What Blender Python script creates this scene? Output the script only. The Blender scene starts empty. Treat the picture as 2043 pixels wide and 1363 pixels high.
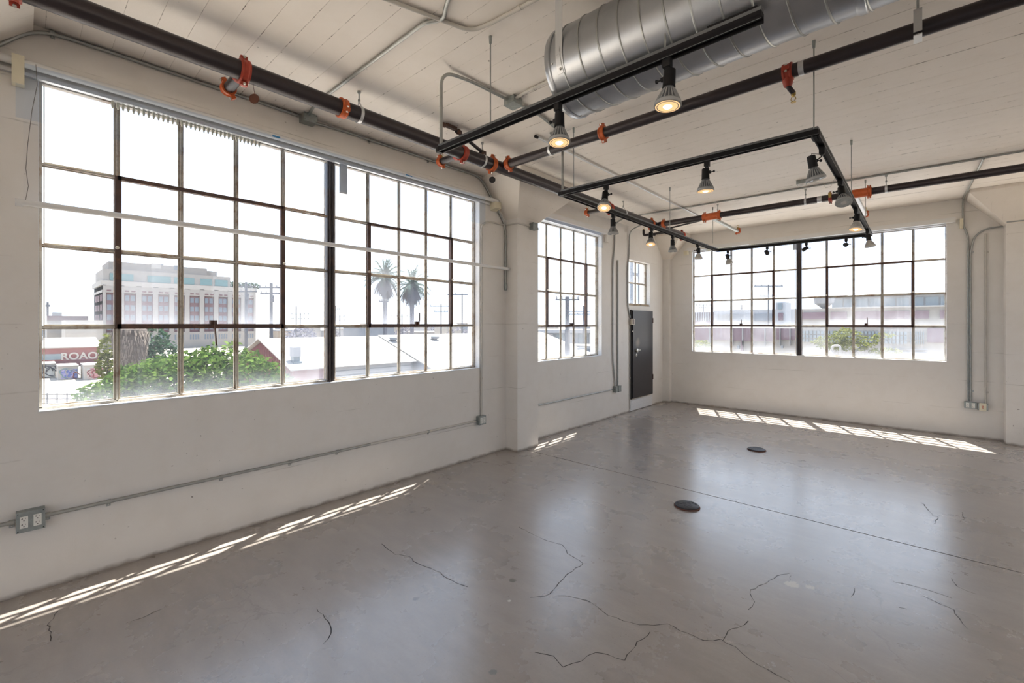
import bpy, math, random
from mathutils import Vector, Matrix
random.seed(7)
SC = bpy.context.scene
COL = SC.collection

# ------------------------------------------------------------ camera, sky, sun, exposure
EYE = Vector((3.91, 0.0, 1.6)); YAW = math.radians(42.3); FPX = 892.0
FWD = Vector((-math.sin(YAW), math.cos(YAW), 0)); RGT = Vector((math.cos(YAW), math.sin(YAW), 0))
cd = bpy.data.cameras.new('camera'); cam = bpy.data.objects.new('camera', cd); COL.objects.link(cam)
cam.location = EYE; cam.rotation_euler = (math.pi/2, 0, YAW)
cd.sensor_width = 36.0; cd.lens = FPX/2043*36.0; cd.shift_y = -(681.5-647)/2043; cd.clip_end = 3000; cd.clip_start = .05
SC.camera = cam

SKY_STRENGTH = 2.6
SUN_STRENGTH = 32.0
w = bpy.data.worlds.new('sky'); SC.world = w; w.use_nodes = True
nt = w.node_tree; nt.nodes.clear()
tc = nt.nodes.new('ShaderNodeTexCoord'); sx = nt.nodes.new('ShaderNodeSeparateXYZ')
rp = nt.nodes.new('ShaderNodeValToRGB'); bg = nt.nodes.new('ShaderNodeBackground'); ow = nt.nodes.new('ShaderNodeOutputWorld')
nt.links.new(tc.outputs['Generated'], sx.inputs[0]); nt.links.new(sx.outputs[2], rp.inputs[0])
rp.color_ramp.elements[0].position = 0.0; rp.color_ramp.elements[0].color = (0.82, 0.90, 1.0, 1)
rp.color_ramp.elements[1].position = 0.75; rp.color_ramp.elements[1].color = (0.60, 0.75, 1.0, 1)
nt.links.new(rp.outputs[0], bg.inputs[0]); bg.inputs[1].default_value = SKY_STRENGTH
nt.links.new(bg.outputs[0], ow.inputs[0])

sd = bpy.data.lights.new('sun', 'SUN'); sun = bpy.data.objects.new('sun', sd); COL.objects.link(sun)
sd.energy = SUN_STRENGTH; sd.angle = math.radians(0.53); sd.color = (1.0, 0.93, 0.82)
sun.rotation_euler = Vector((0.156, -0.347, -1.0)).to_track_quat('-Z', 'Y').to_euler()
sun.location = (-5, 15, 30)

SC.view_settings.view_transform = 'Standard'; SC.view_settings.look = 'None'
SC.view_settings.gamma = 1.0; SC.view_settings.use_curve_mapping = False
SC.view_settings.exposure = 0.09
cy = SC.cycles
cy.use_denoising = True; cy.use_adaptive_sampling = True; cy.adaptive_threshold = 0.02; cy.max_bounces = 10; cy.diffuse_bounces = 6; cy.glossy_bounces = 4
cy.transparent_max_bounces = 24; cy.transmission_bounces = 4; cy.sample_clamp_indirect = 6.0
cy.caustics_reflective = False; cy.caustics_refractive = False; cy.blur_glossy = 0.5

def portal(loc, rot, sxx, syy):
    l = bpy.data.lights.new('window_portal', 'AREA'); l.shape = 'RECTANGLE'; l.size = sxx; l.size_y = syy
    l.cycles.is_portal = True
    o = bpy.data.objects.new('window_portal', l); o.location = loc; o.rotation_euler = rot; COL.objects.link(o)
HP = math.pi/2
portal((-.3, 1.9, 2.08), (0, -HP, 0), 2.1, 3.8)
portal((-.3, 5.65, 2.08), (0, -HP, 0), 2.1, 1.9)
portal((-.3, -2.9, 2.08), (0, -HP, 0), 2.1, 3.8)
portal((2.38, 9.3, 2.05), (-HP, 0, 0), 3.8, 2.1)
portal((7.3, 9.3, 2.05), (-HP, 0, 0), 3.8, 2.1)
portal((10.3, 2.0, 1.9), (0, HP, 0), 2.6, 13.4)
portal((6.6, -5.3, 1.9), (HP, 0, 0), 6.4, 2.6)

# ------------------------------------------------------------ node helpers and materials
class N:
    def __init__(s, name):
        s.m = bpy.data.materials.new(name); s.m.use_nodes = True; s.t = s.m.node_tree; s.t.nodes.clear()
        s.out = s.t.nodes.new('ShaderNodeOutputMaterial')
    def n(s, t, **k):
        x = s.t.nodes.new(t)
        for a, b in k.items(): setattr(x, a, b)
        return x
    def l(s, a, b): s.t.links.new(a, b)
    def put(s, node, key, v):
        if hasattr(v, 'is_linked') or isinstance(v, bpy.types.NodeSocket): s.l(v, node.inputs[key])
        else: node.inputs[key].default_value = v
    def math(s, op, a, b=0.0, c=None, clamp=False):
        x = s.n('ShaderNodeMath', operation=op); x.use_clamp = clamp
        s.put(x, 0, a); s.put(x, 1, b)
        if c is not None: s.put(x, 2, c)
        return x.outputs[0]
    def noise(s, vec, scale, detail=3, rough=.55, dist=0):
        x = s.n('ShaderNodeTexNoise'); s.l(vec, x.inputs['Vector'])
        x.inputs['Scale'].default_value = scale; x.inputs['Detail'].default_value = detail
        x.inputs['Roughness'].default_value = rough; x.inputs['Distortion'].default_value = dist
        return x.outputs[0]
    def ramp(s, f, a, b, ca=(0, 0, 0, 1), cb=(1, 1, 1, 1)):
        x = s.n('ShaderNodeValToRGB'); s.l(f, x.inputs[0]); e = x.color_ramp.elements
        e[0].position = a; e[0].color = ca; e[1].position = b; e[1].color = cb
        return x.outputs[0]
    def mix(s, f, a, b, mode='MIX'):
        x = s.n('ShaderNodeMix', data_type='RGBA', blend_type=mode)
        s.put(x, 0, f); s.put(x, 6, a); s.put(x, 7, b)
        return x.outputs[2]
    def mapv(s, vec, scale=(1, 1, 1), loc=(0, 0, 0)):
        x = s.n('ShaderNodeMapping'); s.l(vec, x.inputs[0]); x.inputs[1].default_value = loc; x.inputs[3].default_value = scale
        return x.outputs[0]
    def pos(s): return s.n('ShaderNodeNewGeometry').outputs['Position']
    def obj(s): return s.n('ShaderNodeTexCoord').outputs['Object']
    def gen(s): return s.n('ShaderNodeTexCoord').outputs['Generated']
    def xyz(s, v):
        x = s.n('ShaderNodeSeparateXYZ'); s.l(v, x.inputs[0]); return x.outputs
    def bump(s, h, st=.3, d=.01):
        x = s.n('ShaderNodeBump'); s.l(h, x.inputs['Height']); x.inputs['Strength'].default_value = st; x.inputs['Distance'].default_value = d
        return x.outputs[0]
    def bsdf(s, col, rough=.6, metal=0, normal=None, **k):
        x = s.n('ShaderNodeBsdfPrincipled'); s.put(x, 'Base Color', col); s.put(x, 'Roughness', rough); s.put(x, 'Metallic', metal)
        if normal is not None: s.l(normal, x.inputs['Normal'])
        for a, b in k.items(): s.put(x, a.replace('_', ' '), b)
        return x.outputs[0]
    def done(s, sh): s.l(sh, s.out.inputs[0]); return s.m

def C(r, g, b): return (r, g, b, 1)

def simple(name, col, rough=.6, metal=0, var=.12, scale=8, bump=.0, **k):
    q = N(name); p = q.obj()
    n1 = q.noise(p, scale, 4)
    c = q.mix(n1, C(*[v*(1-var) for v in col]), C(*[min(1, v*(1+var)) for v in col]))
    nb = q.bump(q.noise(p, scale*6, 3), bump, .004) if bump else None
    return q.done(q.bsdf(c, rough, metal, nb, **k))

def paint_concrete(name, base, axis=None, spacing=.25, dirt_low=False, chips=.0, joint=.0):
    """painted board-marked concrete; axis = coordinate across the form boards"""
    q = N(name); p = q.pos(); X = q.xyz(p)
    big = q.noise(p, .7, 4, .6); mid = q.noise(p, 5, 5, .6)
    c = q.mix(big, C(*[v*.93 for v in base]), C(*[min(1, v*1.05) for v in base]))
    c = q.mix(q.math('MULTIPLY', q.ramp(mid, .45, .75), .25), c, C(base[0]*.82, base[1]*.79, base[2]*.74))
    h = q.math('MULTIPLY', q.noise(p, 14, 5, .65), .6)
    # small holes and specks
    sp = q.ramp(q.noise(p, 34, 2, .4), .735, .765)
    sp = q.math('MULTIPLY', sp, q.ramp(q.noise(p, 1.3, 2), .47, .62))
    c = q.mix(q.math('MULTIPLY', sp, .75), c, C(.12, .10, .085))
    if axis is not None:
        wob = q.math('MULTIPLY', q.math('SUBTRACT', q.noise(p, 3.0, 4), .5), .03)
        f = q.math('FRACT', q.math('DIVIDE', q.math('ADD', X[axis], wob), spacing))
        d = q.math('ABSOLUTE', q.math('SUBTRACT', f, .5))
        line = q.ramp(d, .488, .497)
        st = [6, 6, 6]; st[axis] = 1.6
        if axis == 2: st = [1.1, 1.1, 3]
        brk = q.ramp(q.noise(q.mapv(p, st), 1.0, 4, .6), .52, .62)
        line = q.math('MULTIPLY', line, brk)
        c = q.mix(q.math('MULTIPLY', line, .36), c, C(.22, .19, .16))
        h = q.math('SUBTRACT', h, q.math('MULTIPLY', line, .9))
    if chips:
        # chipped paint along the board joints (boards are real geometry)
        f = q.math('FRACT', q.math('DIVIDE', q.math('ADD', X[1], 5.0), .15))
        d = q.math('ABSOLUTE', q.math('SUBTRACT', f, .5))
        near = q.ramp(q.math('ADD', d, q.math('MULTIPLY', q.noise(p, 30, 3), .05)), .508, .522)
        brk = q.ramp(q.noise(q.mapv(p, (6, 2.0, 1)), 1.6, 5, .7), .52, .60)
        m = q.math('MULTIPLY', near, brk)
        c = q.mix(q.math('MULTIPLY', m, chips), c, C(.09, .07, .055))
    if dirt_low:
        lo = q.ramp(q.math('ADD', X[2], q.math('MULTIPLY', q.noise(p, 9, 4), .05)), .028, .06, C(1, 1, 1), C(0, 0, 0))
        c = q.mix(q.math('MULTIPLY', lo, .75), c, C(.16, .12, .085))
    return q.done(q.bsdf(c, .55, 0, q.bump(h, .35, .006)))

WALL = (.74, .715, .68)
M_wall = paint_concrete('wall_paint', WALL, 2, .40, True)
M_ceil = paint_concrete('ceiling_paint', (.85, .80, .74), None, chips=.85)
M_gap = paint_concrete('ceiling_joint', (.50, .45, .39), None)
M_capital = paint_concrete('capital_paint', (.78, .73, .665), 0, .11)

def floor_mat():
    q = N('polished_concrete'); p = q.pos(); X = q.xyz(p)
    a = q.noise(p, .55, 5, .6, .6); b = q.noise(p, 1.7, 12, .62, .1); f = q.noise(p, 60, 3, .6)
    c = q.mix(q.ramp(a, .25, .75), C(.325, .272, .236), C(.395, .35, .315))
    c = q.mix(q.math('MULTIPLY', q.ramp(b, .2, .85), .65), c, C(.41, .385, .36))
    c = q.mix(q.math('MULTIPLY', q.ramp(q.noise(q.mapv(p, (1, 2.4, 1)), 4.5, 12, .68, .1), .30, .85), .42), c, C(.20, .175, .155))
    c = q.mix(q.math('MULTIPLY', f, .28), c, C(.2, .18, .165))
    # dark scuffs and pits
    sc = q.ramp(q.noise(p, 17, 4, .6, .8), .715, .74)
    sc = q.math('MULTIPLY', sc, q.ramp(q.noise(p, 1.1, 2), .48, .6))
    c = q.mix(q.math('MULTIPLY', sc, .8), c, C(.07, .06, .055))
    # hairline cracks
    wv = q.n('ShaderNodeVectorMath', operation='ADD')
    nz = q.n('ShaderNodeTexNoise'); q.l(p, nz.inputs['Vector']); nz.inputs['Scale'].default_value = 3.5; nz.inputs['Detail'].default_value = 5
    sv = q.n('ShaderNodeVectorMath', operation='SCALE'); q.l(nz.outputs[1], sv.inputs[0]); sv.inputs[3].default_value = .33
    q.l(p, wv.inputs[0]); q.l(sv.outputs[0], wv.inputs[1])
    vo = q.n('ShaderNodeTexVoronoi', feature='DISTANCE_TO_EDGE'); q.l(wv.outputs[0], vo.inputs['Vector']); vo.inputs['Scale'].default_value = .62
    cr = q.ramp(vo.outputs[0], .0006, .0026, C(1, 1, 1), C(0, 0, 0))
    cr = q.math('MULTIPLY', cr, q.ramp(q.noise(p, .9, 3), .47, .55))
    c = q.mix(q.math('MULTIPLY', cr, .25), c, C(.10, .085, .075))
    pit = q.ramp(q.noise(p, 75, 2, .4), .70, .74); pit = q.math('MULTIPLY', pit, q.ramp(q.noise(p, .8, 2), .42, .6))
    c = q.mix(q.math('MULTIPLY', pit, .45), c, C(.12, .10, .09))
    sk = q.ramp(q.noise(q.mapv(p, (.7, 3.2, 1)), 1.6, 12, .70, .1), .42, .82)
    c = q.mix(q.math('MULTIPLY', sk, .38), c, C(.19, .17, .16))
    # pale spilled-paint stains and a dark chip, each at its own place on the slab
    for (cx, cy_, r, col) in ((3.335, 3.19, .042, C(.55, .50, .40)), (3.415, 3.235, .028, C(.55, .50, .40)), (2.034, 2.069, .024, C(.05, .045, .04)), (2.158, 1.902, .012, C(.75, .74, .7)), (3.535, 5.884, .07, C(.2, .16, .14)), (2.46, 1.465, .02, C(.16, .16, .16)), (1.74, 1.55, .02, C(.12, .11, .11))):
        dx = q.math('SUBTRACT', X[0], cx); dy = q.math('SUBTRACT', X[1], cy_)
        d = q.math('SQRT', q.math('ADD', q.math('MULTIPLY', dx, dx), q.math('MULTIPLY', dy, dy)))
        d = q.math('ADD', d, q.math('MULTIPLY', q.math('SUBTRACT', q.noise(p, 22, 5, .7), .5), r*2.4))
        c = q.mix(q.math('MULTIPLY', q.ramp(d, r*.75, r, C(1, 1, 1), C(0, 0, 0)), .7), c, col)
    ro = q.math('ADD', .22, q.math('MULTIPLY', q.ramp(b, .3, .8), .16))
    h = q.math('SUBTRACT', q.math('MULTIPLY', q.noise(p, 5, 3), .35), q.math('MULTIPLY', cr, .5))
    return q.done(q.bsdf(c, ro, 0, q.bump(h, .12, .006), Coat_Weight=.8, Coat_Roughness=.235))
M_floor = floor_mat()
M_joint = simple('floor_joint', (.035, .03, .026), .9)

def metal_paint(name, col, rust=(.20, .08, .03), amt=.5, rough=.55, lo=.5, hi=.62, scale=9):
    q = N(name); p = q.pos()
    n1 = q.noise(p, scale, 6, .7)
    c = q.mix(q.math('MULTIPLY', q.ramp(n1, lo, hi), amt), C(*col), C(*rust))
    c = q.mix(q.ramp(q.noise(p, 60, 3), .55, .7), c, C(*[v*.8 for v in col]))
    return q.done(q.bsdf(c, rough, 0, q.bump(n1, .4, .003)))
M_muntin = metal_paint('aged_sash_paint', (.46, .43, .38), (.20, .11, .05), .7)
M_putty = metal_paint('putty', (.60, .55, .46), (.30, .17, .08), .7)
M_rust = metal_paint('rusty_brown_steel', (.065, .032, .022), (.17, .075, .035), .6, .5)
M_mull = metal_paint('dark_mullion', (.038, .026, .024), (.13, .06, .03), .55, .42, .55, .7, 5)
M_white = simple('white_enamel', (.72, .72, .71), .35, var=.05)
M_jamb = metal_paint('white_jamb_paint', (.74, .745, .75), (.30, .26, .22), .8, .6, .66, .70, 14)
M_cream = simple('cream_plastic', (.70, .65, .50), .45, var=.06)
M_alu = simple('aluminium', (.62, .63, .64), .38, .75, var=.08)
M_galv = simple('galvanized_conduit', (.36, .37, .355), .40, .75, var=.2, scale=20)
M_galvbox = simple('galvanized_box', (.30, .325, .315), .5, .6, var=.3, scale=40, bump=.2)
M_condwhite = simple('painted_conduit', (.52, .50, .46), .5, var=.12)
M_blackpipe = simple('black_steel_pipe', (.036, .028, .030), .33, .25, var=.35, scale=5)
M_track = simple('black_track', (.006, .005, .006), .6, .0, var=.2, Specular_IOR_Level=.25)
M_trackalu = simple('track_top', (.17, .18, .185), .4, .7, var=.12)
M_black = simple('black_fixture', (.006, .0055, .006), .5, var=.2, Specular_IOR_Level=.3)
M_orange = simple('orange_coupling', (.52, .105, .022), .45, var=.3, scale=30, bump=.1)
M_red = simple('red_clamp', (.36, .045, .022), .45, var=.25, scale=30, bump=.1)
M_zinc = simple('zinc_bolt', (.62, .60, .55), .35, .8)
M_brass = simple('brass', (.42, .30, .10), .35, .85)
M_finlamp = simple('grey_lamp_body', (.34, .345, .34), .55, var=.06)
M_fincore = simple('lamp_groove_shade', (.10, .105, .11), .6, var=.06)  # core colour darkened to put shade into the gaps between fins
M_finlampw = simple('white_lamp_body', (.52, .51, .48), .5, var=.06)
M_lensoff = simple('unlit_lens', (.42, .44, .43), .2, var=.3, scale=60)
M_recept = simple('receptacle_white', (.74, .74, .70), .4, var=.04)
M_slot = simple('slot_dark', (.015, .013, .012), .6)
M_iron = simple('cast_iron', (.045, .043, .047), .45, .4, var=.35, scale=30, bump=.4)
M_rustdark = simple('rust_rim', (.10, .035, .02), .8, var=.4, scale=30)
M_blue = simple('blue_tape', (.02, .22, .45), .5)
M_wire = simple('thin_wire', (.16, .15, .14), .6)
M_label = simple('red_label', (.48, .12, .07), .6, var=.2, scale=60)

def emis(name, col, st):
    q = N(name); e = q.n('ShaderNodeEmission'); e.inputs[0].default_value = C(*col); e.inputs[1].default_value = st
    return q.done(e.outputs[0])
M_glow = emis('lamp_lens_glow', (1.0, .60, .28), 1.15)
M_core = emis('lamp_core_glow', (1.0, .82, .55), 5.0)

def duct_mat():
    q = N('galvanized_duct'); p = q.obj()
    v = q.n('ShaderNodeTexVoronoi'); q.l(p, v.inputs['Vector']); v.inputs['Scale'].default_value = 26
    a = q.noise(q.mapv(p, (2, 1, 1)), 2.2, 5, .6)
    c = q.mix(a, C(.32, .335, .35), C(.47, .49, .52)); bw = q.n('ShaderNodeRGBToBW'); q.l(v.outputs[1], bw.inputs[0]); c = q.mix(q.math('MULTIPLY', bw.outputs[0], .25), c, C(.5, .51, .52))
    r = q.math('ADD', .25, q.math('MULTIPLY', q.noise(p, 2.5, 3, .5), .10))
    return q.done(q.bsdf(c, r, .92, q.bump(q.noise(p, 2.5, 1), .06, .02)))
M_duct = duct_mat()

def door_mat():
    q = N('black_door_paint'); p = q.pos(); X = q.xyz(p)
    c = q.mix(q.noise(p, 3, 4), C(.022, .02, .023), C(.036, .033, .037))
    # worn patch of bare brown metal beside the knob
    dy = q.math('DIVIDE', q.math('SUBTRACT', X[1], 7.72), .14); dz = q.math('DIVIDE', q.math('SUBTRACT', X[2], 1.26), .13)
    d = q.math('SQRT', q.math('ADD', q.math('MULTIPLY', dy, dy), q.math('MULTIPLY', dz, dz)))
    d = q.math('ADD', d, q.math('MULTIPLY', q.noise(p, 12, 4), .5))
    c = q.mix(q.math('MULTIPLY', q.ramp(d, .5, 1.3, C(1, 1, 1), C(0, 0, 0)), .55), c, C(.34, .27, .21))
    return q.done(q.bsdf(c, .38, 0, q.bump(q.noise(p, 40, 3), .15, .002)))
M_door = door_mat()

def pane_mat(name, haze, low, streak, seed=0):
    q = N(name); g = q.gen(); G = q.xyz(g); p = q.pos()
    n1 = q.noise(p, 2.4, 4, .6)
    fac = q.math('MULTIPLY', q.ramp(n1, .3, .8), haze)
    fac = q.math('ADD', fac, haze*.6)
    edge = q.ramp(q.math('ADD', G[2], q.math('MULTIPLY', q.math('SUBTRACT', q.noise(p, 7, 4), .5), .22)), .0, .40, C(1, 1, 1), C(0, 0, 0))
    edge = q.math('POWER', edge, 1.8)
    fac = q.math('ADD', fac, q.math('MULTIPLY', edge, low))
    stv = q.ramp(q.noise(q.mapv(p, (26, 26, .9)), 1.0, 3, .7), .55, .8)
    fac = q.math('ADD', fac, q.math('MULTIPLY', stv, streak), clamp=True)
    tr = q.n('ShaderNodeBsdfTransparent'); tr.inputs[0].default_value = C(.97, .985, 1.0)
    df = q.n('ShaderNodeBsdfDiffuse'); df.inputs[0].default_value = C(.80, .84, .90)
    tl = q.n('ShaderNodeBsdfTranslucent'); tl.inputs[0].default_value = C(.80, .84, .92)
    ms = q.n('ShaderNodeMixShader'); ms.inputs[0].default_value = .6; q.l(df.outputs[0], ms.inputs[1]); q.l(tl.outputs[0], ms.inputs[2])
    m2 = q.n('ShaderNodeMixShader'); q.l(fac, m2.inputs[0]); q.l(tr.outputs[0], m2.inputs[1]); q.l(ms.outputs[0], m2.inputs[2])
    gl = q.n('ShaderNodeBsdfGlossy'); gl.inputs[1].default_value = .03; lw = q.n('ShaderNodeLayerWeight'); lw.inputs[0].default_value = .5
    fr = q.math('ADD', .02, q.math('MULTIPLY', q.math('POWER', lw.outputs['Facing'], 5.0), .45))
    m3 = q.n('ShaderNodeMixShader'); q.l(fr, m3.inputs[0]); q.l(m2.outputs[0], m3.inputs[1]); q.l(gl.outputs[0], m3.inputs[2])
    return q.done(m3.outputs[0])
M_pane = pane_mat('dusty_glass', .018, .13, .03)
M_panetop = pane_mat('streaked_glass', .07, .12, .12)
M_paneold = pane_mat('hazy_glass', .08, .22, .05)

def film_mat(name, col, fac):
    q = N(name)
    tr = q.n('ShaderNodeBsdfTransparent'); tr.inputs[0].default_value = C(*col)
    df = q.n('ShaderNodeBsdfDiffuse'); df.inputs[0].default_value = C(.6, .68, .8)
    m = q.n('ShaderNodeMixShader'); m.inputs[0].default_value = fac; q.l(tr.outputs[0], m.inputs[1]); q.l(df.outputs[0], m.inputs[2])
    return q.done(m.outputs[0])
M_film = film_mat('tinted_clear_film', (.93, .96, 1.0), .03)
M_film2 = film_mat('clear_film', (.99, .993, 1.0), .005)

# ------------------------------------------------------------ mesh builder
ORG = {}
STUFF = {'screw', 'bolt', 'cover_screw', 'slots', 'cooling_fins', 'putty', 'pivot', 'leaves', 'grass'}
class MB:
    def __init__(s): s.v = []; s.f = []
    def box(s, x0, x1, y0, y1, z0, z1):
        if x0 > x1: x0, x1 = x1, x0
        if y0 > y1: y0, y1 = y1, y0
        if z0 > z1: z0, z1 = z1, z0
        b = len(s.v)
        s.v += [(x, y, z) for z in (z0, z1) for y in (y0, y1) for x in (x0, x1)]
        s.f += [(b, b+2, b+3, b+1), (b+4, b+5, b+7, b+6), (b, b+1, b+5, b+4), (b+2, b+6, b+7, b+3), (b, b+4, b+6, b+2), (b+1, b+3, b+7, b+5)]
        return s
    def obox(s, c, ax, ay, az, hx, hy, hz):
        c = Vector(c); b = len(s.v)
        for k in (-1, 1):
            for j in (-1, 1):
                for i in (-1, 1): s.v.append(tuple(c + ax*hx*i + ay*hy*j + az*hz*k))
        s.f += [(b, b+2, b+3, b+1), (b+4, b+5, b+7, b+6), (b, b+1, b+5, b+4), (b+2, b+6, b+7, b+3), (b, b+4, b+6, b+2), (b+1, b+3, b+7, b+5)]
        return s
    def ring(s, c, u, v, r, n):
        b = len(s.v)
        for i in range(n):
            a = 2*math.pi*i/n
            s.v.append(tuple(c + u*(r*math.cos(a)) + v*(r*math.sin(a))))
        return b
    def tube(s, pts, r, n=10, caps=True):
        pts = [Vector(p) for p in pts]; rs = r if isinstance(r, (list, tuple)) else [r]*len(pts)
        prev = None; rb = []; u = None
        for i, p in enumerate(pts):
            if i == 0: d = pts[1]-pts[0]
            elif i == len(pts)-1: d = pts[-1]-pts[-2]
            else:
                d = (pts[i+1]-p).normalized() + (p-pts[i-1]).normalized()
            d.normalize()
            if u is None:
                u = d.orthogonal().normalized()
            else:
                u = (u - d*u.dot(d))
                u = u.normalized() if u.length > 1e-6 else d.orthogonal().normalized()
            v = d.cross(u)
            rb.append(s.ring(p, u, v, rs[i], n))
        for a, b in zip(rb, rb[1:]):
            for i in range(n):
                j = (i+1) % n
                s.f.append((a+i, a+j, b+j, b+i))
        if caps:
            s.f.append(tuple(reversed([rb[0]+i for i in range(n)]))); s.f.append(tuple(rb[-1]+i for i in range(n)))
        return s
    def rev(s, c, axis, prof, n=16, caps=True):
        """profile [(t along axis, radius)]"""
        c = Vector(c); axis = Vector(axis).normalized(); u = axis.orthogonal().normalized(); v = axis.cross(u)
        rb = [s.ring(c + axis*t, u, v, max(r, 1e-5), n) for t, r in prof]
        for a, b in zip(rb, rb[1:]):
            for i in range(n):
                j = (i+1) % n; s.f.append((a+i, a+j, b+j, b+i))
        if caps:
            s.f.append(tuple(reversed([rb[0]+i for i in range(n)]))); s.f.append(tuple(rb[-1]+i for i in range(n)))
        return s
    def poly(s, pts):
        b = len(s.v); s.v += [tuple(p) for p in pts]; s.f.append(tuple(range(b, b+len(pts)))); return s
    def prism(s, pts, off):
        """closed polygon pts extruded by vector off"""
        off = Vector(off); b = len(s.v); n = len(pts)
        s.v += [tuple(p) for p in pts] + [tuple(Vector(p)+off) for p in pts]
        s.f.append(tuple(range(b, b+n))); s.f.append(tuple(reversed(range(b+n, b+2*n))))
        for i in range(n):
            j = (i+1) % n; s.f.append((b+j, b+i, b+n+i, b+n+j))
        return s
    def build(s, name, mat, parent=None, org=None, smooth=False, label=None, sharp=None):
        if parent is not None: o0 = ORG[parent.name]
        else: o0 = Vector(org) if org is not None else Vector((0, 0, 0))
        me = bpy.data.meshes.new(name)
        me.from_pydata([(x-o0.x, y-o0.y, z-o0.z) for x, y, z in s.v], [], s.f)
        me.materials.append(mat); me.update()
        if smooth:
            for p_ in me.polygons: p_.use_smooth = True
            try: me.set_sharp_from_angle(angle=math.radians(sharp or 40))
            except Exception: pass
        o = bpy.data.objects.new(name, me); COL.objects.link(o)
        if parent is not None: o.parent = parent
        else: o.location = o0
        ORG[o.name] = o0
        if name in STUFF: o['kind'] = 'stuff'
        if label: o['label'] = label
        return o

def fixn(o):
    import bmesh
    b = bmesh.new(); b.from_mesh(o.data); bmesh.ops.recalc_face_normals(b, faces=b.faces); b.to_mesh(o.data); b.free(); return o

def thing(name, label, cat, loc, group=None):
    o = bpy.data.objects.new(name, None); COL.objects.link(o); o.location = loc; o.empty_display_size = .1
    o['label'] = label; o['category'] = cat
    if group: o['group'] = group
    ORG[o.name] = Vector(loc); return o
def tag(o, label, cat, group=None):
    o['label'] = label; o['category'] = cat
    if group: o['group'] = group
    return o
def struct(o): o['kind'] = 'structure'; return o
def stuff(o): o['kind'] = 'stuff'; return o

def arc(pts, r, n=6):
    """round the corners of a polyline with radius r"""
    P = [Vector(p) for p in pts]; out = [P[0]]
    for i in range(1, len(P)-1):
        a = (P[i-1]-P[i]); b = (P[i+1]-P[i]); t = min(r, a.length*.48, b.length*.48)
        A = P[i]+a.normalized()*t; B = P[i]+b.normalized()*t
        for k in range(n+1):
            s_ = k/n; out.append(A*(1-s_)**2 + P[i]*2*s_*(1-s_) + B*s_**2)
    out.append(P[-1]); return out

# ------------------------------------------------------------ ROOM SHELL
ZC = 3.39; YE = 9.03; XR = 10.0; YB = -5.0
wl = MB()
T = .14
W1 = (.07, 3.72, 1.07, 3.095); W2 = (4.78, 6.525, 1.075, 3.07); W4 = (7.46, 8.335, 1.94, 2.79); W0 = (-4.7, -1.05, 1.07, 3.095)
def wall_x(mb, x0, x1, ya, yb, za, zb, holes):
    ys = sorted({ya, yb} | {h[0] for h in holes} | {h[1] for h in holes})
    for a, b in zip(ys, ys[1:]):
        m = (a+b)/2; hs = sorted([h for h in holes if h[0] < m < h[1]], key=lambda h: h[2]); z = za
        for h in hs:
            mb.box(x0, x1, a, b, z, h[2]); z = h[3]
        mb.box(x0, x1, a, b, z, zb)
wall_x(wl, -T, 0, YB-.14, YE+.14, -.2, 3.6, [W0, W1, W2, W4])
wall_left = struct(wl.build('wall_left', M_wall))
def pier(ya, yb, xf, name='pilaster', flare=.42, zb_=2.93, parent=None, yflareL=None, yflareR=None):
    p = MB(); p.box(-.01, xf, ya, yb, -.01, ZC)
    o = p.build(name, M_wall, parent)
    c = MB(); fl = flare if yflareL is None else yflareL; fr = flare if yflareR is None else yflareR
    b = [(-.005, ya, zb_), (xf, ya, zb_), (xf, yb, zb_), (-.005, yb, zb_)]
    t = [(-.005, ya-fl, 3.345), (xf+flare, ya-fl, 3.345), (xf+flare, yb+fr, 3.345), (-.005, yb+fr, 3.345)]
    t2 = [(x, y, 3.40) for x, y, z in t]
    c.v += b+t+t2
    for k in (0, 4):
        for i in range(4):
            j = (i+1) % 4; c.f.append((k+i, k+j, k+4+j, k+4+i))
    c.f.append((0, 3, 2, 1)); c.f.append((8, 9, 10, 11))
    fixn(c.build('capital', M_capital, o))
    return o
pier(4.18, 4.59, .20, parent=wall_left)
pier(-.80, -.37, .20, parent=wall_left)
pier(8.915, 9.04, .137, parent=wall_left, flare=.40, yflareR=0)
for fy0, fy1 in ((3.735, 4.765), (6.54, 7.44), (8.35, 9.2)):
    MB().box(-.235, -.139, fy0, fy1, -8, 3.8).build('outer_fin', M_jamb, wall_left)

we = MB()
W3 = (.552, 4.212, 1.055, 3.048); W5 = (5.5, 9.2, 1.055, 3.048)
xs = sorted({0, XR, W3[0], W3[1], W5[0], W5[1]})
for a, b in zip(xs, xs[1:]):
    m = (a+b)/2; h = [k for k in (W3, W5) if k[0] < m < k[1]]
    if h: we.box(a, b, YE, YE+.14, -.2, h[0][2]); we.box(a, b, YE, YE+.14, h[0][3], 3.6)
    else: we.box(a, b, YE, YE+.14, -.2, 3.6)
wall_far = struct(we.build('wall_far', M_wall))
p = MB(); p.box(4.765, 5.25, 8.81, YE+.01, -.01, ZC); pf = p.build('pilaster', M_wall, wall_far)
c = MB(); b = [(4.765, 9.035, 2.93), (4.765, 8.81, 2.93), (5.25, 8.81, 2.93), (5.25, 9.035, 2.93)]
t = [(4.41, 9.035, 3.345), (4.41, 8.47, 3.345), (5.6, 8.47, 3.345), (5.6, 9.035, 3.345)]
c.v += b+t+[(x, y, 3.40) for x, y, z in t]
for k in (0, 4):
    for i in range(4):
        j = (i+1) % 4; c.f.append((k+i, k+j, k+4+j, k+4+i))
c.f.append((0, 3, 2, 1)); c.f.append((8, 9, 10, 11))
fixn(c.build('capital', M_capital, pf))

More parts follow.
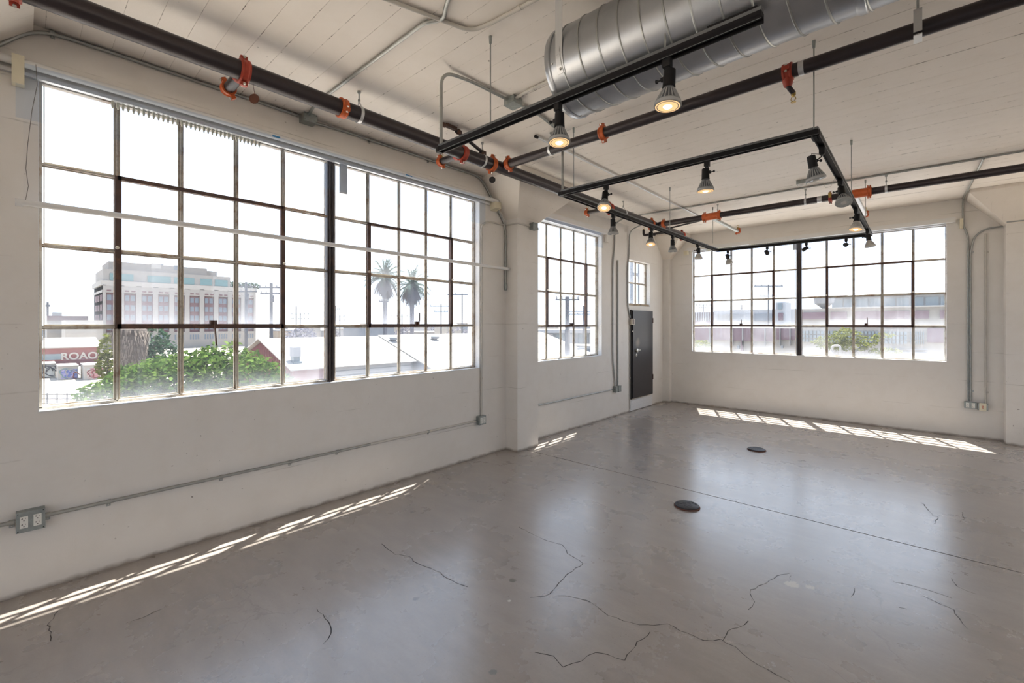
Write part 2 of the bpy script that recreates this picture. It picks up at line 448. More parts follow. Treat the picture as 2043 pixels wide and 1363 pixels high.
# unseen sides of the loft: sky openings added behind and right of the viewpoint, sized to brighten the room
r_ = MB(); r_.box(XR, XR+.14, YB, YE+.14, -.2, .9).box(XR, XR+.14, YB, YE+.14, 3.05, 3.6)
for yy in (-5, -2.1, 1.2, 4.5, 7.8): r_.box(XR, XR+.14, yy, yy+(2.3 if yy < 7 else 1.37), .9, 3.05)
struct(r_.build('wall_right', M_wall))
r_ = MB(); r_.box(0, XR, YB-.14, YB, -.2, .6).box(0, XR, YB-.14, YB, 3.2, 3.6)
r_.box(0, 3.5, YB-.14, YB, .6, 3.2)
for xx in (6.4, 9.6): r_.box(xx, xx+.4, YB-.14, YB, .6, 3.2)
struct(r_.build('wall_rear', M_wall))

ce = struct(MB().box(-.05, XR+.1, YB-.1, YE+.1, 3.393, 3.6).build('ceiling', M_gap))
nb = int(round((YE-YB)/.15)) + 1
bm0 = None
for i in range(nb):
    y0 = YB + i*.15; dz = random.uniform(-.0006, .0012)
    y1 = min(y0+.15, YE+.02)
    MB().box(-.01, XR+.01, y0+.0007, y1-.0007, 3.3895+dz, 3.396).build('ceiling_board', M_ceil, ce)

fl_ = struct(MB().box(-.05, XR+.1, YB-.1, YE+.1, -.2, -.012).build('floor', M_joint))
MB().box(-.02, XR+.05, YB-.05, 4.329, -.012, 0).build('floor_slab', M_floor, fl_)
MB().box(-.02, XR+.05, 4.341, YE+.05, -.012, 0).build('floor_slab', M_floor, fl_)

# hairline cracks running across the slabs
CRACKS = [[(2.337, 2.13), (2.455, 2.2), (2.517, 2.207), (2.65, 2.176), (2.73, 2.182), (2.815, 2.217), (2.921, 2.32), (2.984, 2.32), (3.091, 2.328), (3.121, 2.336), (3.173, 2.393), (3.236, 2.38), (3.313, 2.345), (3.39, 2.322), (3.485, 2.316)], [(3.173, 2.393), (3.174, 2.481), (3.205, 2.545), (3.23, 2.64)], [(3.207, 2.749), (3.204, 2.842), (3.161, 2.957), (3.215, 3.102), (3.244, 3.228), (3.299, 3.33)], [(3.793, 3.642), (3.894, 3.671), (3.976, 3.676), (4.054, 3.658)], [(3.924, 3.583), (3.995, 3.54), (4.055, 3.514), (4.072, 3.432), (4.099, 3.347)], [(4.058, 3.943), (4.076, 3.837), (4.16, 3.812)], [(3.931, 5.429), (4.002, 5.133), (4.032, 5.116), (3.998, 4.916)], [(4.184, 5.389), (4.185, 5.211), (4.15, 5.095)], [(3.616, 3.281), (3.622, 3.4)], [(3.315, 3.242), (3.309, 3.297)], [(3.831, 3.342), (3.86, 3.344)], [(1.011, 1.769), (1.218, 1.75), (1.311, 1.799), (1.424, 1.783), (1.588, 1.819), (1.758, 1.808), (1.877, 1.832)], [(1.575, 2.644), (1.833, 2.617), (1.993, 2.643), (2.098, 2.569), (2.25, 2.534), (2.246, 2.402), (2.268, 2.244), (2.296, 2.107), (2.229, 2.007)], [(1.402, 1.12), (1.557, 1.115), (1.665, 1.079), (1.705, 1.02)], [(2.531, 1.69), (2.607, 1.733), (2.685, 1.696), (2.726, 1.79), (2.74, 1.889), (2.803, 1.911), (2.874, 1.934)], [(2.874, 1.934), (2.863, 2.055), (2.877, 2.202)], [(0.348, 0.144), (0.428, 0.117), (0.479, 0.097), (0.542, 0.102), (0.604, 0.109), (0.67, 0.101)], [(0.776, 0.38), (0.78, 0.451), (0.767, 0.539)]]
M_crack = simple('crack_dark', (.035, .028, .025), .9)  # plain dark colour of the crack ribbons
slabs = [o for o in COL.objects if o.name.startswith('floor_slab')]
rc = random.Random(9)
for L in CRACKS:
    m = MB(); P = []
    for a, b in zip(L, L[1:]):
        a = Vector((a[0], a[1], 0)); b = Vector((b[0], b[1], 0)); n_ = max(2, int((b-a).length/.035))
        for i in range(n_): P.append(a.lerp(b, i/n_)+Vector((rc.uniform(-.007, .007), rc.uniform(-.007, .007), 0)))
    P.append(Vector((L[-1][0], L[-1][1], 0)))
    for i in range(len(P)-1):
        d = (P[i+1]-P[i]); sd_ = Vector((-d.y, d.x, 0)).normalized()*rc.uniform(.0009, .0026); z = Vector((0, 0, .0004))
        m.poly([P[i]-sd_+z, P[i+1]-sd_+z, P[i+1]+sd_+z, P[i]+sd_+z])
    m.build('crack', M_crack, slabs[0] if P[0].y < 4.33 else slabs[1])

# ------------------------------------------------------------ STEEL WINDOWS
def steel_window(name, mapf, us, zs, depth, mull=None, vents=(), latch=(), haze=(), swap=False):
    """us = list of unit edge lists, zs rows from top to bottom, mapf(u,w,z) -> xyz (w outward depth)"""
    def B(mb, u0, u1, w0, w1, z0, z1):
        a = mapf(u0, w0, z0); b = mapf(u1, w1, z1); mb.box(a[0], b[0], a[1], b[1], a[2], b[2]); return mb
    u_lo = us[0][0]; u_hi = us[-1][-1]
    fr = MB(); f = .014
    B(fr, u_lo-f, u_hi+f, depth-.02, depth+.025, zs[0]-.004, zs[0]+.012)
    B(fr, u_lo-f, u_hi+f, depth-.02, depth+.025, zs[-1]-.012, zs[-1]+.006)
    B(fr, u_lo-f, u_lo+.006, depth-.02, depth+.025, zs[-1], zs[0]); B(fr, u_hi-.006, u_hi+f, depth-.02, depth+.025, zs[-1], zs[0])
    root = struct(fr.build(name, M_muntin))
    if mull:
        m = MB(); B(m, mull[0], mull[1], depth-.03, depth+.03, zs[-1]-.01, zs[0]+.01)
        B(m, mull[0]+.012, mull[0]+.026, depth-.045, depth-.03, zs[-1]-.01, zs[0]+.01); B(m, mull[1]-.026, mull[1]-.012, depth-.045, depth-.03, zs[-1]-.01, zs[0]+.01)
        m.build('mullion', M_mull, root)
    pane_cache = {}
    for ui, U in enumerate(us):
        v = vents[ui] if ui < len(vents) else None
        for k in range(1, len(U)-1):
            g = MB()
            B(g, U[k]-.0045, U[k]+.0045, depth-.02, depth+.006, zs[-1], zs[0])
            B(g, U[k]-.012, U[k]+.012, depth-.002, depth+.008, zs[-1], zs[0])
            g.build('glazing_bar', M_muntin, root)
        for k in range(1, len(zs)-1):
            g = MB()
            B(g, U[0], U[-1], depth-.019, depth+.005, zs[k]-.0045, zs[k]+.0045); B(g, U[0], U[-1], depth-.002, depth+.008, zs[k]-.012, zs[k]+.012)
            g.build('glazing_bar', M_muntin, root)
        # putty lines below each bar, facing the room
        pt = MB()
        for k in range(len(zs)-1):
            for j in range(len(U)-1):
                B(pt, U[j]+.012, U[j+1]-.012, depth-.006, depth+.004, zs[k+1]+.012, zs[k+1]+.018)
                B(pt, U[j]+.012, U[j]+.017, depth-.006, depth+.004, zs[k+1]+.018, zs[k]-.012); B(pt, U[j+1]-.017, U[j+1]-.012, depth-.006, depth+.004, zs[k+1]+.018, zs[k]-.012)
        pt.build('putty', M_putty, root)
        for j in range(len(U)-1):
            for k in range(len(zs)-1):
                a = mapf(U[j]+.002, depth+.001, zs[k+1]+.002); b = mapf(U[j+1]-.002, depth+.004, zs[k]-.002)
                g = MB().box(a[0], b[0], a[1], b[1], a[2], b[2])
                mt = M_panetop if k == 0 else (M_paneold if (ui, j, k) in haze else M_pane)
                g.build('pane', mt, root)
        if v:
            j0, j1, k0, k1 = v
            s = MB(); ww = .022; a0, a1 = U[j0], U[j1]; z1, z0 = zs[k0], zs[k1]
            B(s, a0-.012, a0+ww, depth-.028, depth+.012, z0-.012, z1+.012); B(s, a1-ww, a1+.012, depth-.028, depth+.012, z0-.012, z1+.012)
            B(s, a0, a1, depth-.028, depth+.012, z1-.014, z1+.012); B(s, a0, a1, depth-.028, depth+.012, z0-.012, z0+ww)
            sash = s.build('ventilator_sash', M_rust, root)
            pv = MB()
            for aa in (a0, a1):
                q0 = mapf(aa, depth-.045, (z0+z1)/2+.03); q1 = mapf(aa, depth-.02, (z0+z1)/2+.03)
                pv.rev(q0, Vector(q1)-Vector(q0), [(0, .009), (.01, .011), (.03, .011)], 8)
            pv.build('pivot', M_putty, sash)
            if ui < len(latch) and latch[ui]:
                lu, kind = latch[ui]
                L = MB(); zz = z0+ww
                B(L, lu-.022, lu+.022, depth-.04, depth-.028, zz-.022, zz+.028)
                B(L, lu-.022, lu-.012, depth-.055, depth-.028, zz-.01, zz+.028); B(L, lu+.012, lu+.022, depth-.055, depth-.028, zz-.01, zz+.028)
                lo = L.build('latch', M_rust, sash)
                H = MB()
                if kind < 0: H.tube([mapf(lu+.004, depth-.06, zz+.024), mapf(lu+.006, depth-.075, zz-.06), mapf(lu+.015, depth-.07, zz-.165)], [.006, .006, .007], 8)
                else: H.tube([mapf(lu+.012, depth-.055, zz-.02), mapf(lu+.014, depth-.07, zz+.05), mapf(lu+.014, depth-.07, zz+.05+kind)], [.008, .007, .006], 8)
                H.build('latch_handle', M_rust, sash)
    return root

mapL = lambda u, w_, z: (-w_, u, z)
mapE = lambda u, w_, z: (u, YE+w_, z)
Z1 = [3.085, 2.587, 2.087, 1.580, 1.083]
win1 = steel_window('window_1', mapL, [[.083, .437, .790, 1.150, 1.503, 1.878], [1.948, 2.296, 2.652, 2.998, 3.350, 3.706]], Z1, .10,
    (1.880, 1.946), [(1, 4, 1, 3), (1, 4, 1, 3)], [(.985, -1), (2.85, .07)], {(0, 1, 2), (0, 3, 2), (1, 1, 2), (0, 4, 3)})
Z2 = [3.058, 2.57, 2.07, 1.567, 1.092]
win2 = steel_window('window_2', mapL, [[4.795, 5.144, 5.494, 5.839, 6.189, 6.512]], Z2, .10, None, [(1, 4, 1, 3)], [(5.72, .03)], {(0, 3, 3), (0, 2, 3)})
win3 = steel_window('window_3', mapL, [[7.475, 7.90, 8.322]], [2.775, 2.375, 1.958], .10)
Z3 = [3.037, 2.553, 2.055, 1.563, 1.068]
win4 = steel_window('window_4', mapE, [[.565, .915, 1.268, 1.624, 1.984, 2.333], [2.410, 2.767, 3.126, 3.484, 3.847, 4.200]], Z3, .08,
    (2.335, 2.408), [(1, 4, 1, 3), (1, 4, 1, 3)], [(1.45, .05), (3.29, .07)], {(0, 1, 2), (0, 2, 2), (1, 2, 2), (0, 0, 2), (1, 1, 2), (1, 3, 2), (0, 0, 3), (0, 1, 3), (0, 3, 3), (1, 0, 3), (1, 3, 3), (1, 4, 3)})
# white sills and jamb linings
for wn, a in ((win1, W1), (win2, W2), (win3, W4)):
    g = MB(); g.box(-.135, -.001, a[0], a[0]+.004, a[2], a[3]).box(-.135, -.001, a[1]-.004, a[1], a[2], a[3])
    g.box(-.135, -.001, a[0], a[1], a[3]-.004, a[3]); g.build('jamb_lining', M_jamb, wn)
    MB().box(-.135, .0, a[0], a[1], a[2]-.001, a[2]+.004).build('sill', M_jamb, wn)
a = W3
g = MB(); g.box(a[0], a[0]+.004, YE+.001, YE+.135, a[2], a[3]).box(a[1]-.004, a[1], YE+.001, YE+.135, a[2], a[3]).box(a[0], a[1], YE+.001, YE+.135, a[3]-.004, a[3])
g.build('jamb_lining', M_jamb, win4); MB().box(a[0], a[1], YE, YE+.135, a[2]-.001, a[2]+.004).build('sill', M_jamb, win4)
# wooden sill rail of the little window over the door
MB().box(-.09, -.02, 7.47, 8.325, 1.946, 1.985).build('wooden_sill', metal_paint('worn_wood', (.33, .25, .15), (.10, .06, .03), .7), win3)

# ------------------------------------------------------------ BLACK DOOR
d = MB(); d.box(.004, .048, 7.535, 8.352, .238, 1.853)
door = struct(d.build('door_1', M_door))
MB().box(-.001, .030, 7.502, 7.535, .225, 1.866).build('door_frame', M_slot, door)
MB().box(-.002, .006, 7.50, 8.36, .215, .236).build('threshold', M_putty, door)
hp = MB(); hp.box(.030, .062, 7.46, 7.56, 1.59, 1.70); ob = hp.build('rim_lock', M_putty, door)
MB().box(.062, .068, 7.49, 7.53, 1.60, 1.69).build('lock_plate', M_rust, ob)
k = MB(); k.rev((.048, 7.66, 1.115), (1, 0, 0), [(0, .032), (.004, .032), (.005, .02), (.015, .018), (.016, .036), (.03, .036), (.036, .02)], 14)
k.build('door_knob', M_zinc, door, smooth=True)
k = MB(); k.rev((.048, 7.66, 1.03), (1, 0, 0), [(0, .026), (.006, .026), (.008, .014), (.016, .012)], 14); k.build('lock_cylinder', M_zinc, door, smooth=True)
MB().box(.048, .056, 7.75, 7.82, 1.11, 1.125).build('latch_bolt', M_zinc, door)
MB().rev((.03, 7.527, 1.47), (1, 0, 0), [(0, .012), (.02, .012)], 8).build('screw_cap', M_zinc, door)
for zz in (.52, 1.62):
    MB().box(.03, .054, 8.345, 8.366, zz, zz+.10).build('hinge', M_rust, door)
kp = MB(); kp.box(-.001, .012, 7.50, 8.40, .01, .205)
kick = struct(kp.build('trim_1', M_jamb))
for i in range(3): MB().box(.012, .016, 7.55+.0*i, 8.25, .03+i*.058, .078+i*.058).build('plank', M_jamb, kick)

# ------------------------------------------------------------ BLINDS AND SHADES
rs = thing('roller_shade', 'long white roller shade tube with clear film above the large left window', 'window shade', (.05, 1.9, 3.12))
MB().tube([(.048, -.7, 3.122), (.048, 3.98, 3.122)], .024, 16).build('roller_tube', M_white, rs, smooth=True)
MB().box(.001, .012, -.7, 3.90, 3.135, 3.150).box(.001, .03, -.7, 3.86, 3.062, 3.082).build('head_rail', M_alu, rs)
MB().box(.02, .085, -.035, .015, 2.985, 3.15).build('chain_bracket', M_cream, rs)
MB().prism([(.0, 3.90, 3.10), (.08, 3.90, 3.10), (.08, 3.90, 3.02), (.0, 3.90, 3.0)], (0, .11, .01)).build('end_bracket', M_cream, rs)
MB().box(.0765, .0775, -.02, 3.74, 2.790, 3.115).build('tinted_film', M_film, rs)
MB().box(.0765, .0772, .01, 3.74, 2.32, 2.789).build('clear_film', M_film2, rs)
hb = MB().tube([(.077, .0, 2.305), (.077, 4.12, 2.298)], .0185, 14); hbo = hb.build('hem_bar', M_white, rs, smooth=True)
for yy in (-.022, 4.12): MB().tube([(.077, yy, 2.301), (.077, yy+.03, 2.301)], .0225, 14).build('end_cap', M_white, hbo, smooth=True)
MB().tube([(.09, .06, 3.12), (.09, .065, 3.0), (.09, .045, 2.85), (.09, .028, 2.65), (.09, .02, 2.5), (.09, .03, 2.40), (.09, .018, 2.31)], .0016, 5).build('cord', M_wire, rs)
MB().box(.0725, .0735, 1.36, 1.42, 3.108, 3.122).build('tape', M_blue, rs)
MB().box(.0725, .0735, 2.62, 2.70, 3.108, 3.118).build('tape', M_blue, rs)
br = thing('vertical_blind_rail', 'bare blind rail with cream carrier hooks over left half of the large window', 'blind rail', (.03, .9, 3.05))
MB().box(-.03, -.005, .10, 3.70, 3.072, 3.092).build('rail', M_alu, br)
for i in range(34):
    y = .40 + i*.0268
    MB().box(-.022, -.008, y, y+.013, 3.035, 3.073).rev((-.015, y+.0065, 3.034), (0, 0, -1), [(0, .006), (.008, .006), (.012, .003)], 6).build('carrier', M_cream, br)
MB().box(-.016, .004, 1.965, 2.03, 2.80, 3.085).build('center_support_bracket', M_alu, br)

r2 = thing('roller_shade', 'narrow white shade box above the window beside the pier', 'window shade', (.04, 5.7, 3.1))
MB().box(.001, .075, 4.86, 6.62, 3.10, 3.175).build('headbox', M_white, r2)
MB().box(.001, .03, 4.80, 6.45, 3.065, 3.098).build('rail', M_alu, r2)
MB().box(.001, .05, 6.60, 6.68, 2.98, 3.15).build('bracket_plate', M_wall, r2)
MB().box(.04, .041, 4.86, 6.50, 2.86, 3.10).build('tinted_film', M_film, r2)
lp = [(.06, 5.62, 2.55), (.06, 5.62, 1.15), (.06, 5.635, 1.12), (.06, 5.65, 1.15), (.06, 5.65, 2.55), (.06, 5.635, 2.57), (.06, 5.62, 2.55)]
MB().tube(lp, .0022, 5).build('pull_chain', M_wire, r2)

r3 = thing('vertical_blind_rail', 'long white blind rail with carrier hooks above the far wall window', 'blind rail', (2.4, 9.0, 3.08))
MB().box(.48, 4.30, 8.955, 9.029, 3.06, 3.125).build('rail', M_white, r3)
for i in range(44):
    x = .86+i*.0235 if i < 20 else 1.62+(i-20)*.026
    MB().box(x, x+.012, 8.965, 8.98, 3.02, 3.062).build('carrier', M_cream, r3)
MB().box(4.34, 4.375, 8.97, 9.03, 2.96, 3.10).build('chain_bracket', M_cream, r3)
MB().box(.42, .50, 8.95, 9.03, 2.99, 3.07).build('end_bracket', M_cream, r3)
MB().box(2.30, 2.345, 8.97, 9.028, 2.88, 3.06).build('center_bracket', M_alu, r3)
MB().box(.6, 4.2, 8.94, 8.941, 2.82, 3.06).build('tinted_film', M_film, r3)

# ------------------------------------------------------------ SPRINKLER PIPES
def coupling(parent, c, axis, r, name='coupling', mat=None, wd=.05, roll=0.0):
    mat = mat or M_orange; c = Vector(c); ax = Vector(axis).normalized()
    mb = MB(); mb.rev(c-ax*wd/2, ax, [(0, r+.002), (0, r+.012), (wd*.2, r+.014), (wd*.3, r+.009), (wd*.7, r+.009), (wd*.8, r+.014), (wd, r+.012), (wd, r+.002)], 20)
    up = Vector((0, 0, 1)) if abs(ax.z) < .9 else Vector((1, 0, 0))
    up = Matrix.Rotation(roll, 3, ax) @ (up - ax*up.dot(ax)).normalized(); sd_ = ax.cross(up)
    o = mb.build(name, mat, parent, smooth=True)
    for sg in (-1, 1):
        cc = c + up*sg*(r+.022)
        MB().obox(cc, ax, up, sd_, wd*.36, .013, .013).build('lug', mat, o)
    b = MB()
    for sg in (-1, 1):
        cc = c + up*sg*(r+.026); b.rev(cc-sd_*.022, sd_, [(0, .0045), (.044, .0045)], 6).rev(cc-sd_*.024, sd_, [(0, .0085), (.007, .0085)], 6).rev(cc+sd_*.015, sd_, [(0, .0085), (.008, .0085)], 6)
    b.build('bolt', M_zinc, o)
    return o
def tee_clamp(parent, c, axis, r, out, ro, mat=None):
    """strap-on outlet: a wide band round the pipe with a neck towards `out`"""
    mat = mat or M_red; c = Vector(c); ax = Vector(axis).normalized(); out = Vector(out).normalized()
    o = coupling(parent, c, axis, r, 'mechanical_tee', mat, .055, math.pi/2 if abs(out.z) > .5 else 0)
    MB().rev(c+out*r, out, [(0, ro+.016), (.02, ro+.012), (.045, ro+.006), (.05, ro+.001)], 14).build('outlet_neck', mat, o, smooth=True)
    return o

MX, MZ, MR = .73, 3.21, .059
sm = thing('sprinkler_main', 'thick black sprinkler main pipe running along the window wall', 'pipe', (MX, 2.5, MZ))
MB().tube([(MX, -3.2, MZ), (MX, 8.10, MZ)], MR, 24).build('pipe', M_blackpipe, sm, smooth=True)
coupling(sm, (MX, -.02, MZ), (0, 1, 0), MR, mat=M_red, roll=.8)
coupling(sm, (MX, 1.615, MZ), (0, 1, 0), MR, roll=-1.2)
coupling(sm, (MX, 3.19, MZ), (0, 1, 0), MR, roll=.25)
coupling(sm, (MX, 6.80, MZ), (0, 1, 0), MR, roll=.25)
coupling(sm, (MX, 8.06, MZ), (0, 1, 0), MR, roll=.1, mat=M_red)
tee_clamp(sm, (MX, .955, MZ), (0, 1, 0), MR, (-1, 0, 0), .034)
tee_clamp(sm, (MX, 2.80, MZ), (0, 1, 0), MR, (-1, 0, 0), .034)
tee_clamp(sm, (MX, 5.50, MZ), (0, 1, 0), MR, (-1, 0, 0), .030)
def stub(parent, y, x1, r, z=MZ):
    MB().tube([(MX-.04, y, z), (x1, y, z)], r, 14).build('stub_pipe', M_blackpipe, parent, smooth=True)
    o = coupling(parent, (x1+.01, y, z), (1, 0, 0), r, wd=.045, roll=.5)
    MB().rev((x1-.035, y, z), (1, 0, 0), [(0, r*.6), (.012, r+.004), (.05, r+.004)], 14).build('end_cap', M_orange, o, smooth=True)
stub(sm, .955, .41, .034); stub(sm, 2.80, .40, .032); stub(sm, 5.50, .36, .028)
# small sprinkler outlet near the far corner
MB().tube(arc([(MX-.03, 7.60, MZ), (.22, 7.60, MZ), (.22, 7.60, MZ+.10)], .04), .022, 10).build('stub_pipe', M_blackpipe, sm, smooth=True)
def head(parent, c, dn=-1):
    c = Vector(c); b = MB(); b.rev(c, (0, 0, dn), [(0, .014), (.02, .014), (.022, .010), (.03, .008)], 8)
    b.tube([c+Vector((.010, 0, dn*.03)), c+Vector((.014, 0, dn*.045)), c+Vector((.004, 0, dn*.06))], .0025, 5).tube([c+Vector((-.010, 0, dn*.03)), c+Vector((-.014, 0, dn*.045)), c+Vector((-.004, 0, dn*.06))], .0025, 5)
    b.rev(c+Vector((0, 0, dn*.062)), (0, 0, dn), [(0, .016), (.003, .016)], 10)
    return b.build('sprinkler_head', M_brass, parent)
head(sm, (.22, 7.60, MZ+.09), 1); head(sm, (.42, 2.80, MZ+.03), 1); head(sm, (.38, 5.50, MZ+.03), 1)
# round tag discs hanging under the main
MB().rev((MX-.005, 1.02, MZ-.15), (.6, -.7, 0), [(0, .032), (.006, .032)], 18).tube([(MX, 1.01, MZ-.06), (MX, 1.02, MZ-.12)], .0015, 5).build('hanging_tag', M_rustdark, sm)
MB().rev((MX+.0, 3.20, MZ-.155), (.6, -.7, 0), [(0, .032), (.005, .032)], 18).tube([(MX, 3.20, MZ-.06), (MX, 3.20, MZ-.125)], .0015, 5).build('hanging_tag', M_slot, sm)

B1Y, B1Z, BR = 3.333, 3.225, .043
b1 = thing('sprinkler_branch', 'black sprinkler branch pipe crossing the ceiling between duct and square light track', 'pipe', (3.0, B1Y, B1Z))
MB().tube([(MX+.05, B1Y, B1Z), (9.6, B1Y, B1Z)], BR, 20).build('pipe', M_blackpipe, b1, smooth=True)
coupling(b1, (.835, B1Y, B1Z), (1, 0, 0), BR, roll=.3); coupling(b1, (1.925, B1Y, B1Z), (1, 0, 0), BR, roll=.3)
tc_ = tee_clamp(b1, (3.285, B1Y, B1Z), (1, 0, 0), BR, (0, 0, -1), .018)
MB().tube(arc([(3.285, B1Y, B1Z-.05), (3.285, B1Y, B1Z-.09), (3.31, B1Y+.03, B1Z-.13)], .02), .015, 10).build('drop_nipple', M_blackpipe, tc_, smooth=True)
head(b1, (3.31, B1Y+.03, B1Z-.125), -1)
B2Y, B2Z = 7.0, 3.225
b2 = thing('sprinkler_branch', 'far black sprinkler branch pipe with two wide orange fittings near the end window', 'pipe', (3.0, B2Y, B2Z))
MB().tube([(MX+.05, B2Y, B2Z), (9.6, B2Y, B2Z)], BR, 18).build('pipe', M_blackpipe, b2, smooth=True)
coupling(b2, (.86, B2Y, B2Z), (1, 0, 0), BR, roll=.3)
for (xa, xb, xs_) in ((1.50, 1.71, 1.60), (3.22, 3.46, 3.33)):
    o = MB().rev((xa, B2Y, B2Z), (1, 0, 0), [(0, BR+.004), (.03, BR+.01), (xb-xa-.03, BR+.01), (xb-xa, BR+.004)], 18).build('tee_fitting', M_orange, b2, smooth=True)
    coupling(b2, (xa, B2Y, B2Z), (1, 0, 0), BR, roll=.1); coupling(b2, (xb, B2Y, B2Z), (1, 0, 0), BR, roll=.1)
    MB().tube([(xs_, B2Y+.02, B2Z-.02), (xs_, 8.32, B2Z-.02)], .027, 12).build('stub_pipe', M_alu if xs_ > 3 else M_galv, b2, smooth=True)
    e_ = coupling(b2, (xs_, 8.34, B2Z-.02), (0, 1, 0), .027, wd=.05, roll=.6)
    MB().rev((xs_, 8.36, B2Z-.02), (0, 1, 0), [(0, .032), (.03, .03), (.045, .015)], 12).build('end_cap', M_orange, e_, smooth=True)
    head(b2, (xs_, 8.33, B2Z+.02), 1)
coupling(b2, (3.07, B2Y, B2Z), (1, 0, 0), BR, wd=.035, mat=M_red, roll=.4)
MB().rev((3.07, B2Y-.05, B2Z), (0, 0, 1), [(-.01, .018), (.055, .018)], 10).build('outlet_plug', M_brass, b2, smooth=True)

def hanger(x, y, z, r, axis, label, wide=.024, ztop=ZC):
    t = thing('pipe_hanger', label, 'pipe hanger', (x, y, z), 'pipe hangers under the ceiling')
    band = MB(); n = 22; A = Vector(axis)
    s_ = A.cross(Vector((0, 0, 1))); c = Vector((x, y, z)); ri, ro = r+.001, r+.0045
    V = []
    for i in range(n+1):
        a = math.radians(65) - math.radians(310)*i/n
        d = s_*math.cos(a) + Vector((0, 0, 1))*math.sin(a)
        V.append((c+d*ri, c+d*ro))
    for i in range(n):
        (p0, p1), (p2, p3) = V[i], V[i+1]; b = len(band.v); h = A*wide/2
        band.v += [tuple(k+h*s) for s in (-1, 1) for k in (p0, p1, p3, p2)]
        band.f += [(b, b+1, b+2, b+3), (b+4, b+7, b+6, b+5), (b+1, b+5, b+6, b+2), (b, b+3, b+7, b+4), (b, b+4, b+5, b+1), (b+3, b+2, b+6, b+7)]
    tp = c+Vector((0, 0, r+.045))
    for k in (V[0][1], V[-1][1]):
        band.tube([k, tp], wide*.22, 6)
    band.build('ring_band', M_alu, t)
    MB().tube([tp-Vector((0, 0, .015)), (x, y, ztop)], .0048, 8).rev(tp, (0, 0, 1), [(-.006, .010), (.012, .010)], 6).rev((x, y, ztop), (0, 0, -1), [(0, .014), (.018, .012)], 8).build('threaded_rod', M_galv, t)
    return t
hanger(MX, 1.75, MZ, MR, (0, 1, 0), 'steel ring hanger on thick main just right of orange coupling, above window middle')
hanger(MX, 3.06, MZ, MR, (0, 1, 0), 'steel ring hanger on thick main left of the branch junction')
hanger(MX, 5.9, MZ, MR, (0, 1, 0), 'steel ring hanger on thick main beyond the pier')
hanger(1.37, B1Y, B1Z, BR, (1, 0, 0), 'steel ring hanger on nearer branch pipe beside first lamp')
hanger(1.69, B2Y+.0, B2Z, BR, (1, 0, 0), 'steel ring hanger beside left wide orange fitting on far branch')
hanger(3.62, B2Y, B2Z, BR, (1, 0, 0), 'steel ring hanger beside right wide orange fitting on far branch')
hanger(2.80, B2Y, B2Z, BR, (1, 0, 0), 'steel ring hanger on far branch left of small red clamp')
h = thing('pipe_hanger', 'long flat steel strap hanger on nearer branch pipe at upper right', 'pipe hanger', (3.906, B1Y, B1Z), 'pipe hangers under the ceiling')
MB().box(3.888, 3.924, B1Y-BR-.006, B1Y-BR-.001, B1Z-.03, B1Z+.09).box(3.888, 3.924, B1Y+BR+.001, B1Y+BR+.006, B1Z-.03, B1Z+.09).box(3.888, 3.924, B1Y-BR-.006, B1Y+BR+.006, B1Z+.088, B1Z+.093).box(3.888, 3.924, B1Y-BR-.006, B1Y+BR+.006, B1Z-.05, B1Z-.044).build('strap', M_alu, h)
MB().tube([(3.906, B1Y, B1Z+.07), (3.906, B1Y, ZC)], .006, 8).build('threaded_rod', M_galv, h)
MB().rev((3.345, B1Y, B1Z), (1, 0, 0), [(0, BR+.002), (.03, BR+.002)], 18).build('pipe_sleeve_tape', M_alu, b1, smooth=True)
MB().rev((2.93, B2Y, B2Z), (1, 0, 0), [(0, BR+.002), (.05, BR+.002)], 18).build('pipe_sleeve_tape', M_alu, b2, smooth=True)
# sway brace
sb = thing('sway_brace', 'short black diagonal brace rod above the near end of the first light track', 'pipe brace', (.78, 2.8, 3.3))
MB().tube([(.80, 2.66, 3.36), (.745, 3.05, 3.285)], .016, 10).build('brace_rod', M_blackpipe, sb, smooth=True)
MB().obox((.80, 2.60, 3.372), Vector((1, 0, 0)), Vector((0, 1, 0)), Vector((0, 0, 1)), .018, .06, .014).rev((.80, 2.50, 3.365), (0, 1, 0), [(0, .01), (.01, .022), (.03, .022), (.05, .012)], 10).rev((.795, 2.67, 3.36), (0, 1, 0), [(0, .02), (.02, .026), (.05, .02)], 10).build('ceiling_swivel', M_rust, sb)
MB().obox((.74, 3.055, 3.28), Vector((1, 0, 0)), Vector((0, 1, 0)), Vector((0, 0, 1)), .02, .03, .02).build('pipe_clamp', M_rust, sb)
sb = thing('sway_brace', 'long black diagonal brace under far branch pipe near the corner', 'pipe brace', (1.0, 7.1, 3.2))
MB().tube([(.78, 7.45, 3.24), (1.42, 7.02, 3.19)], .014, 8).build('brace_rod', M_blackpipe, sb, smooth=True)

# ------------------------------------------------------------ SPIRAL DUCT
DY, DZ, DR, DX0 = 2.156, 3.05, .236, 2.40
du = thing('spiral_duct', 'large round galvanized spiral air duct at top right of the ceiling', 'duct', (4.5, DY, DZ))
MB().rev((DX0, DY, DZ), (1, 0, 0), [(0, DR), (7.2, DR)], 64, caps=False).build('duct_shell', M_duct, du, smooth=True)
MB().rev((DX0, DY, DZ), (1, 0, 0), [(.02, 0.0), (.02, DR-.004), (.0, DR-.004)], 48, caps=False).build('end_cap', M_duct, du, smooth=True)
pts = []; pitch = .112; tn = 40; n_t = int(7.0/pitch*tn)
for i in range(n_t):
    a = 2*math.pi*i/tn; x = DX0+.05+pitch*i/tn
    pts.append((x, DY+(DR+.001)*math.cos(a), DZ+(DR+.001)*math.sin(a)))
MB().tube(pts, .0048, 6).build('spiral_seam', M_galv, du, smooth=True)
